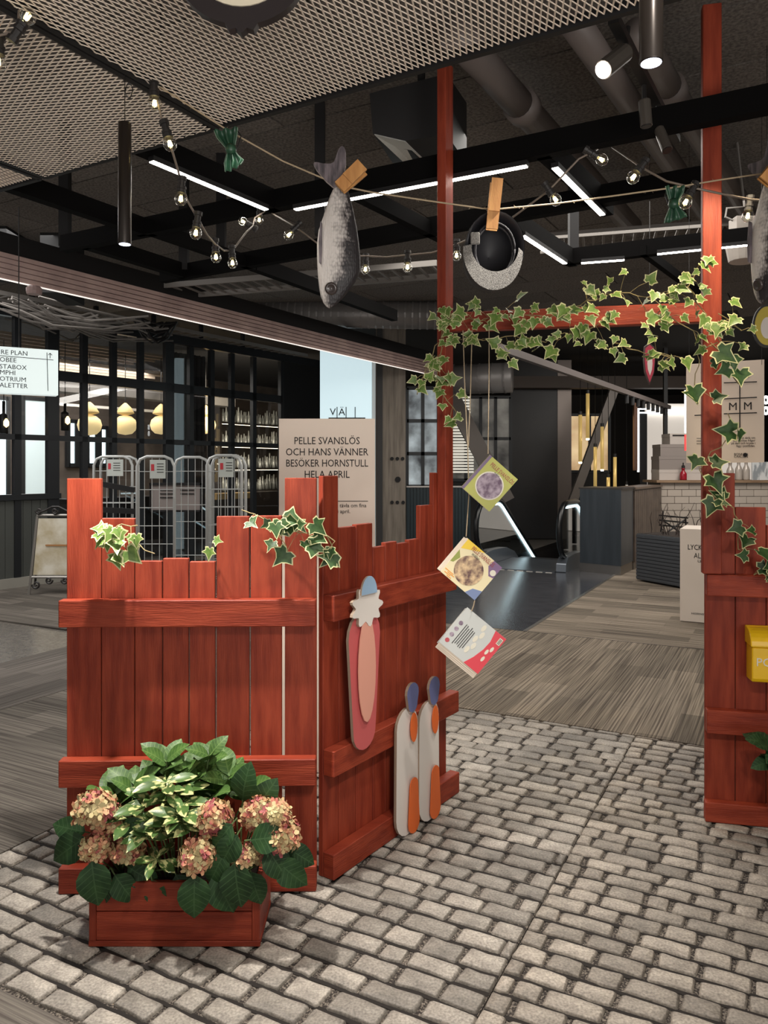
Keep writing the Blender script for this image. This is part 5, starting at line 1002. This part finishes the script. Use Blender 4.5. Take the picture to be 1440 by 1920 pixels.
# ---------------------------------------------------------------- planter, chair, pedestal
PLT = mat('charcoal_slatted', S(66, 68, 72), .6); pA, pB = Vector((3.325, 10.1, 0)), Vector((3.665, 9.40, 0)); pn_ = Vector((.9, .44, 0)).normalized()*.7
pl2 = root('floor_planter', 'charcoal ribbed floor planter with bare twigs beside the white pedestal', 'planter', (pA+pB)/2); q_ = quadbox(MB(), pA, pB, pn_, .02, .62); q_.build('body', PLT, pl2)
pu = (pB-pA)
for k in range(13): zc = .05+.045*k; MB().obox((pA+pB)/2+Z*zc-pn_.normalized()*.006, pu/2*1.0, pn_.normalized()*.008, Z*.018).build('slat', PLT, pl2)
quadbox(MB(), pA+pn_*.05, pB+pn_*.05, pn_*.9, .60, .625).build('soil', bpy.data.materials['soil'], pl2)
mb = MB(); rt = random.Random(3)
for k in range(16):
    p = pA+pu*rt.uniform(.1, .9)+pn_*rt.uniform(.2, .7)+Z*.6; pts = [p]
    for i in range(4): pts.append(pts[-1]+Vector((rt.uniform(-.07, .07), rt.uniform(-.05, .05), rt.uniform(.05, .13))))
    mb.tube(pts, [.007, .006, .005, .003, .002], 4)
mb.build('twigs', mat('bare_twig', S(52, 40, 34), .8), pl2)
gc = root('garden_chair', 'black metal chair with slatted crossed back behind the pedestal', 'chair', (4.15, 10.9, 0)); mb = MB()
for x in (3.98, 4.36):
    for y in (10.7, 11.05): MB().tube([Vector((x, y, 0)), Vector((x, y, .45))], .012, 6).build('leg', BLACK, gc)
MB().box((3.96, 10.68, .45), (4.38, 11.07, .475)).build('seat', BLACK, gc)
for k in range(3): MB().beam(Vector((3.96, 11.06, .66+.07*k)), Vector((4.38, 11.06, .62+.07*k)), .01, .022).build('back_slat', BLACK, gc)
for a, b in (((3.98, .475), (4.02, .86)), ((4.36, .475), (4.34, .78)), ((4.0, .5), (4.34, .74)), ((4.34, .5), (4.0, .74))): MB().tube([Vector((a[0], 11.06, a[1])), Vector((b[0], 11.06, b[1]))], .012, 6).build('back_bar', BLACK, gc)
PEDW = mat('pedestal_white', S(228, 214, 200), .55); pe = root('white_pedestal', 'white square pedestal with storybook lettering behind the archway post', 'pedestal', (3.15, 7.7, 0)); x0_, x1_, yf = P(1275, 0, 7.45).x, P(1275, 0, 7.45).x+.56, 7.45; tz = .90
pc = P(1275, 1165, 7.45); pc.z = 0; quadbox(MB(), pc, pc+BX*.56, AX*.5, .004, tz).build('box', PEDW, pe, bev=.003)
def pd_(px, py): k = (px-720)/F; q = pc+BX*((k*pc.y-pc.x)/(BX.x-k*BX.y)); return Vector((q.x, q.y, H-(py-875)/F*q.y))-AX*.003
text('lettering', 'LYCKAD', .072, pd_(1289, 1026), BX, Z, INK, pe, 'LEFT', .74, .0004, .0006); text('lettering', 'ALLA', .072, pd_(1301, 1042), BX, Z, INK, pe, 'LEFT', .74, .0004, .0006); text('lettering', 'Läm', .036, pd_(1308, 1052), BX, Z, INK, pe, 'LEFT'); text('lettering', 'HORNSTULL', .026, pd_(1296, 1150), BX, Z, INK, pe, 'LEFT', 1.3)
for k in range(5): a = k*1.256; MB().lathe([(.009, 0), (.009, .002)], 6, pd_(1322, 1006)+BX*.02*math.cos(a)+Z*.02*math.sin(a), -AX).build('print_dot', INK, pe)
bk = MB().obox(pc+BX*.38+AX*.2+Z*(tz+.016), BX*.10, AX*.12, Z*.015); tag(bk.build('notepad', mat('notepad_black', S(60, 48, 46), .5)), 'dark notepad lying on the white pedestal', 'notepad')
# ---------------------------------------------------------------- hanging poster and round boards
PO = mat('poster_cream', S(224, 206, 188), .6); pdz = 4.7; po = root('hanging_poster', 'cream hanging poster with a black letter grid behind the ivied post', 'poster', P(1360, 680, pdz)); lo_c = [P(1287, 868, pdz+.1), P(1433, 867, pdz), P(1433, 674, pdz), P(1287, 683, pdz+.1)]
pex = (lo_c[1]-lo_c[0]); pex.z = 0; pex.normalize(); pnn = pex.cross(Z); mb = MB(); mb.add(lo_c+[v-pnn*.006 for v in lo_c], [(0, 1, 2, 3), (7, 6, 5, 4), (0, 4, 5, 1), (1, 5, 6, 2), (2, 6, 7, 3), (3, 7, 4, 0)]); mb.build('sheet', PO, po)
def pp_(px, py, out=.003):
    o_ = lo_c[0]; k = (px-720)/F; s_ = (k*o_.y-o_.x)/(pex.x-k*pex.y); q = o_+pex*s_; q = Vector((q.x, q.y, H-(py-875)/F*q.y)); return q+pnn*out
for ch, px, py in (('T', 1320, 706), ('S', 1401, 702), ('M', 1374, 763), ('M', 1402, 762), ('E', 1320, 735)): text('lettering', ch, .068, pp_(px, py), pex, Z, INK, po, 'CENTER', 1.0, .0004, .0005)
for a, b in (((1302, 722), (1324, 721)), ((1302, 779), (1324, 778)), ((1357, 718), (1419, 716)), ((1357, 748), (1419, 745)), ((1357, 776), (1419, 774))): MB().beam(pp_(*a), pp_(*b), .002, .006).build('grid_line', INK, po)
MB().beam(pp_(1387, 700), pp_(1387, 803), .006, .002).build('grid_line', INK, po)
for s, py in (('värld och tävla om', 821), ('sex stycken frågor', 826), ('på dem och kryssa i', 831), ('lägg i postlådan.', 836)): text('small_lettering', s, .019, pp_(1416, py), pex, Z, INK, po, 'RIGHT', .9)
for k, py in enumerate((822, 827, 832)): MB().beam(pp_(1306, py), pp_(1322, py), .002, .003).build('print_line', INK, po)
text('logo_lettering', 'BONNIER', .020, pp_(1376, 852), pex, Z, INK, po, 'LEFT', .95, .0004, .001); text('logo_lettering', 'CARLSEN', .020, pp_(1376, 856.5), pex, Z, INK, po, 'LEFT', .95, .0004, .001)
MB().lathe([(.013, 0), (.013, .002)], 12, pp_(1397, 853), (0, -1, 0)).build('logo_disc', INK, po)
for px in (1292, 1428): p = pp_(px, 684); MB().tube([p, p+Z*2.0], .0012, 4).build('hanging_wire', BLACK, po)
def oval(label, px, py, d, rx, ry, fc_, rimc, yaw=0, shield=False):
    c = P(px, py, d); ex = Vector((math.cos(yaw), math.sin(yaw), 0)); t = root('hanging_oval_board', label, 'hanging board', c)
    o1 = ell(0, 0, rx, ry, 28) if not shield else [(0, -ry*1.1), (rx*.8, -ry*.5), (rx, .1*ry), (rx*.85, ry*.8), (0, ry), (-rx*.85, ry*.8), (-rx, .1*ry), (-rx*.8, -ry*.5)]
    MB().prism(o1, c, ex, Z, .014).build('rim', rimc, t); MB().prism([(x*.86, y*.90) for x, y in o1], c+ex.cross(Z)*.003, ex, Z, .004).build('face', fc_, t)
    MB().prism([(x*.45, y*.5-.1*ry) for x, y in o1], c+ex.cross(Z)*.0045, ex, Z, .002).build('centre_patch', CREAM, t); MB().tube([c+Z*ry, Vector((c.x, c.y, 3.7))], .002, 4).build('hanging_wire', BLACK, t); return t
oval('yellow oval hanging board with a black rim at the picture edge', 1438, 611, 4.0, .070, .112, colr('oval_yellow', 190, 170, 60), BLACK, -.15); oval('narrow red pointed hanging board under the ivy bar', 1218, 680, 5.2, .042, .135, colr('shield_red', 184, 66, 84), mat('rim_brown', S(70, 54, 50), .6), .2, True)
# big ornate oval board overhead, seen from below
c = P(452, -58, 1.55); t = root('ornate_oval_board', 'black scalloped oval hanging board with a cream face, cut by the top edge', 'hanging board', c)
sc2 = []
for k in range(72):
    a = 2*PI*k/72; r = 1.0+(.10+.05*math.cos(28*a) if abs((a-1.5*PI+PI) % (2*PI)-PI) < .25 or abs((a-.5*PI+PI) % (2*PI)-PI) < .25 else 0); sc2.append((.130*r*math.cos(a), .112*r*math.sin(a)))
MB().prism(sc2, c, XA, Z, .02).build('rim', mat('ornate_black', S(34, 27, 28), .5), t); MB().prism(ell(0.0, -.0, .092, .076, 32), c+Vector((0, -.003, 0)), XA, Z, .004).build('face', colr('face_cream', 214, 204, 180), t)
for s in (-1, 1): MB().tube([c+Vector((.1*s, -.006, .12)), c+Vector((.1*s, -.006, 2.75-c.z))], .0015, 4).build('hanging_wire', BLACK, t)
# ---------------------------------------------------------------- far end of the hall
MB().box((P(957, 0, 16).x, 16, -.0), (P(1045, 0, 16).x, 16.8, 3.72)).build('column', BROWN, kind='structure'); MB().box((P(1045, 0, 16).x+.001, 15.98, 0), (P(1071, 0, 16).x, 16.8, 3.72)).build('column', mat('clad_steel', S(120, 110, 104), .35, .6), kind='structure')
MB().box((P(935, 0, 15.7).x, 15.6, P(0, 728, 15.7).z), (P(1330, 0, 15.7).x, 15.9, P(0, 706, 15.7).z)).build('beam_hall_end', mat('taupe_beam', S(92, 80, 72), .6), kind='structure')
BR = mat('brace_steel', S(112, 104, 98), .45, .3)
def brace(a, b, d, wd, lab): tag(MB().beam(P(*a, d), P(*b, d), .12, wd).build('diagonal_brace', BR), lab, 'brace')
brace((1068, 955), (1152, 728), 14.6, .16, 'slanting steel brace rising past the gold pendants'); brace((838, 728), (950, 940), 14.2, .30, 'broad dark slanting brace behind the topmost book')
def shopwin(label, x0, x1, y0, y1, d, m, mull=2, bars=1):
    t = root('shop_window', label, 'window', Vector((P((x0+x1)/2, 0, d).x, d, 0))); a, b = P(x0, y1, d), P(x1, y0, d); MB().box((a.x, d, a.z), (b.x, d+.02, b.z)).build('pane', m, t)
    if a.z > .2: MB().box((a.x, d, .01), (b.x, d+.05, a.z)).build('apron', DW, t)
    for k in range(mull+1): x = a.x+(b.x-a.x)*k/mull; MB().box((x-.03, d-.04, a.z), (x+.03, d-.005, b.z)).build('mullion', FRAME, t)
    for k in range(bars+1): z = a.z+(b.z-a.z)*k/bars; MB().box((a.x, d-.04, z-.03), (b.x, d-.005, z+.03)).build('transom', FRAME, t)
    return t
WARM = mat('warm_shop', S(224, 196, 152), .6, emit=.95, c2=S(170, 138, 100), nscale=1.5); COOL = mat('cool_shop', S(196, 206, 210), .6, emit=.45, c2=S(60, 60, 62), nscale=2.2); BLN = mat('blind_daylight', S(226, 220, 206), .6, emit=.8)
shopwin('warm lit shop window behind the gold pendants', 1068, 1142, 778, 884, 17.5, WARM, 2, 1); sw = shopwin('daylit window with blinds behind the hanging twine', 845, 957, 745, 900, 15.5, mat('window_grey', S(150, 146, 138), .5, emit=.35, c2=S(60, 58, 56), nscale=1.5), 4, 2)
for k in range(26):
    z = P(0, 745+5.6*k, 15.4).z; sx0, sx1 = (846, 882) if k < 15 else (846, 888); MB().box((P(sx0, 0, 15.4).x, 15.38, z-.016), (P(sx1, 0, 15.4).x, 15.40, z+.016)).build('blind_slat', BLN, sw)
shopwin('cool daylit glass bay beside the grey column', 763, 822, 728, 912, 13.2, COOL, 2, 3)
tp2 = root('teal_ribbed_wall', 'dark teal ribbed screen below the daylit bay', 'screen', (1.0, 13.0, 0)); TEALD = mat('teal_dark', S(34, 50, 56), .45); MB().box((P(762, 0, 13).x, 13.0, 0), (P(882, 0, 13).x, 13.05, P(0, 913, 13).z)).build('panel', TEALD, tp2)
for k in range(20): x = P(764+6*k, 0, 13).x; MB().box((x, 12.98, .02), (x+.03, 13.0, P(0, 914, 13).z)).build('rib', TEALD, tp2)
MB().box((P(762, 0, 13).x, 12.96, P(0, 914, 13).z), (P(882, 0, 13).x, 13.06, P(0, 911, 13).z)).build('top_rail', STEEL, tp2)
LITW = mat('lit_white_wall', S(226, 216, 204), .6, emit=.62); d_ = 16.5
sf = root('white_shopfront', 'white lit shopfront with a bright light frame beyond the counter', 'shopfront', (P(1230, 0, d_).x, d_, 0)); MB().box((P(1212, 0, d_).x, d_, 0), (P(1420, 0, d_).x, d_+.1, P(0, 757, d_).z)).build('wall_panel', LITW, sf)
FRL = mat('light_frame', S(240, 244, 246), emit=2.2); MB().box((P(1193, 0, d_).x, d_-.1, P(0, 885, d_).z), (P(1196, 0, d_).x, d_-.06, P(0, 766, d_).z)).build('light_frame', FRL, sf)
for py in (767, 774): MB().box((P(1196, 0, d_).x, d_-.1, P(0, py+1.5, d_).z), (P(1300, 0, d_).x, d_-.06, P(0, py-1, d_).z)).build('light_frame', FRL, sf)
MB().box((P(1198, 0, d_).x, d_-.08, 0), (P(1211, 0, d_).x, d_-.02, P(0, 776, d_).z)).build('dark_jamb', DARKG, sf); MB().box((P(1186, 0, d_).x, d_-.12, P(0, 882, d_).z), (P(1192, 0, d_).x, d_-.02, P(0, 756, d_).z)).build('copper_jamb', mat('copper', S(170, 130, 110), .35, .6), sf)
ls = root('lit_store_sign', 'glowing white store sign strokes with a red bar past the hanging poster', 'sign', P(1436, 760, 12))
for y in (750, 770): mb = MB(); mb.tube([P(1436+5*math.cos(a), y+6*math.sin(a), 12) for a in [k*.5 for k in range(13)]], .022, 6); mb.build('lit_stroke', FRL, ls)
MB().box(P(1284, 845, 12.4), P(1287, 815, 12.42)).build('red_bar', mat('red_lit', S(220, 60, 60), emit=1), ls); MB().box(P(1284, 812, 12.4), P(1287, 732, 12.42)).build('white_bar', FRL, ls)
tag(MB().box((P(1245, 0, 14.2).x, 14.2, .0), (P(1252, 0, 14.2).x, 14.26, 3.7)).build('black_pole', BLACK), 'thin black floor-to-ceiling pole in front of the white shopfront', 'pole')
# gold tube pendants
GT = mat('gold_mesh_tube', S(214, 180, 108), .35, .3, emit=.38); GTL = mat('gold_lens', S(255, 240, 210), emit=8); gp_ = None
for px, y0_, y1_, wd in ((1102, 738, 822, 7), (1088, 778, 866, 7), (1129, 800, 880, 6.5), (1116, 838, 918, 6.5), (1140.5, 895, 936, 6.5), (1153, 857, 940, 6.5), (1175, 909, 918, 5)):
    d = 13.4; c = P(px, y1_, d); hh = (y1_-y0_)/F*d; r = wd/2/F*d; lab = {1102: 'tallest-hung gold tube pendant by the slanting brace', 1088: 'gold tube pendant nearest the steel-clad column', 1129: 'gold tube pendant in front of the warm shop window edge', 1116: 'gold tube pendant in front of the slanting brace foot', 1140.5: 'short gold tube pendant dipping behind the counter block', 1153: 'long gold tube pendant dipping behind the counter block', 1175: 'tiny white pendant over the mosaic screen shelf'}[px]
    t = root('gold_tube_pendant', lab, 'pendant lamp', c, 'gold tube pendants'); MB().lathe([(r, 0), (r, hh)], 12, c).build('tube', GT if px != 1175 else WHITE, t, smooth=True); MB().lathe([(r*1.0, hh), (r*1.0, hh+.06)], 12, c).build('cap', BLACK, t)
    MB().lathe([(r*.8, -.03), (r*.95, -.001)], 12, c).build('lens', GTL, t); MB().tube([c+Z*(hh+.06), Vector((c.x, c.y, 3.7))], .005, 4).build('cable', BLACK, t)
# spot rail with row of small spots
rl = root('spot_rail', 'long grey ceiling rail with a row of little spots sloping down behind the arch', 'rail', P(1090, 690, 8)); a, b = HP(935, 652, 2.6), HP(1255, 764, 2.6); MB().beam(a, b, .06, .07).build('rail', mat('rail_grey', S(108, 98, 94), .5), rl)
for k in range(9): p = a+(b-a)*(.60+.045*k); MB().tube([p, p-Z*.16], .03, 8).build('spot', BLACK, rl)
# ducts, trays and cables overhead
DUC = mat('spiral_duct', S(134, 130, 128), .4, .3)
def duct(label, p, q, d0, d1, r, rings=0):
    a, b = P(*p, d0), P(*q, d1); t = root('air_duct', label, 'duct', (a+b)/2); MB().tube([a, b], r, 18).build('tube', DUC, t, smooth=True)
    if rings:
        mb = MB(); u = (b-a)
        for k in range(rings): c = a+u*(k+.5)/rings; mb.tube([c-u.normalized()*.012, c+u.normalized()*.012], r*1.03, 18)
        mb.build('seams', DUC, t, smooth=False)
duct('big spiral air duct running behind the hanging fish', (470, 588), (850, 592), 10.4, 10.2, .18, 28); duct('fat air duct end in the dark over the header', (322, 552), (352, 560), 8.3, 9.4, .17); duct('air duct in the dark behind the ivied post', (840, 712), (960, 708), 12.5, 12.2, .24, 5)
BLKB = mat('black_box', S(22, 22, 23), .7)
tag(MB().box(P(75, 548, 7.2), P(158, 462, 7.8)).build('black_air_unit', BLKB), 'black boxed air unit above the header near the directory sign', 'air unit'); tag(MB().box(P(-60, 500, 7.0), P(68, 440, 7.6)).build('black_air_unit', BLKB), 'black boxed air unit above the header at the picture edge', 'air unit')
CAB = mat('grey_cable', S(122, 117, 112), .6)
def tray(label, a, b, wd, n):
    t = root('cable_tray', label, 'cable tray', (a+b)/2); u = (b-a).normalized(); s = u.cross(Z)
    for q in (-1, 1): MB().beam(a+s*wd/2*q, b+s*wd/2*q, .02, .05).build('side_rail', CAB, t)
    mb = MB()
    for k in range(n): c = a+(b-a)*(k+.5)/n; mb.beam(c-s*wd/2, c+s*wd/2, .02, .015)
    mb.build('rungs', CAB, t)
tray('ladder cable tray under the ceiling beyond the hanging cap', HP(1010, 458, 3.3), HP(1360, 432, 3.3), .4, 18); tray('ladder cable tray above the spiral duct', HP(330, 545, 3.25), HP(830, 505, 3.25), .45, 22); tray('ladder cable tray over the restaurant partition', HP(-40, 548, 3.5), HP(560, 668, 3.5), .4, 30)
rc = random.Random(12); mb = MB()
for k in range(26):
    a = HP(rc.uniform(-20, 90), rc.uniform(555, 600), rc.uniform(3.3, 3.42)); b = HP(rc.uniform(160, 330), rc.uniform(590, 640), rc.uniform(3.2, 3.42)); m = (a+b)/2+Vector((rc.uniform(-.3, .3), rc.uniform(-.3, .3), -rc.uniform(.02, .2)))
    mb.tube([a, (a+m)/2+Z*rc.uniform(-.08, .08), m, (m+b)/2+Z*rc.uniform(-.08, .08), b], .012, 4)
o = mb.build('loose_cables', CAB, kind='stuff'); tag(o, 'tangle of grey cables under the ceiling over the restaurant partition', 'cables')
mb = MB()
for k in range(14):
    a = HP(258+rc.uniform(-12, 12), 596, 3.45); b = HP(318+rc.uniform(-15, 15), 604, 3.45); s_ = rc.uniform(.05, .32); mb.tube([a, a+(b-a)*.25-Z*s_*.75, a+(b-a)*.5-Z*s_, a+(b-a)*.75-Z*s_*.75, b], .013, 5)
o = mb.build('cable_bundle', BLACK, kind='stuff'); tag(o, 'sagging bundle of black cables under the header light line', 'cables')
dt_ = P(64, 552, 5.6); ob = MB().lathe([(.05, 0), (.055, .02), (.055, .045), (.04, .06)], 14, dt_).build('smoke_detector', mat('detector_red_grey', S(150, 126, 122), .5)); tag(ob, 'small round detector hanging below the header near the directory sign', 'detector')
hb_ = root('bell_lamp', 'grey bell-shaped industrial lamp behind the fish at the picture edge', 'pendant lamp', P(1395, 490, 5.2)); BEL = mat('bell_grey', S(150, 142, 134), .5); c = P(1396, 490, 5.2); MB().lathe([(.10, .0), (.105, .02), (.12, .10), (.12, .11), (.05, .13)], 16, c).build('shade', BEL, hb_, smooth=False)
MB().lathe([(.095, -.002), (.095, .004)], 16, c).build('lens', mat('bell_lens', S(190, 172, 160), .6), hb_); MB().box(c+Vector((-.08, -.06, .15)), c+Vector((.09, .06, .29))).build('gear_box', BEL, hb_); MB().tube([c+Z*.13, c+Z*.16], .03, 8).build('neck', BEL, hb_)
MB().tube([c+Vector((-.06, 0, .27)), c+Vector((-.13, 0, .30)), c+Vector((-.12, 0, .36)), c+Vector((0, 0, .37)), c+Vector((-.05, 0, 3.7-c.z))], .008, 5).build('cable', CAB, hb_)
# ---------------------------------------------------------------- lettering becomes plain meshes
bpy.context.view_layer.update(); dg = bpy.context.evaluated_depsgraph_get()
for ob in [o for o in COL.objects if o.type == 'FONT']:
    me = bpy.data.meshes.new_from_object(ob.evaluated_get(dg)); nm = ob.name; par = ob.parent; mtx = ob.matrix_local.copy()
    bpy.data.objects.remove(ob); me.name = nm; n_ = bpy.data.objects.new(nm, me); COL.objects.link(n_); n_.parent = par; n_.matrix_local = mtx
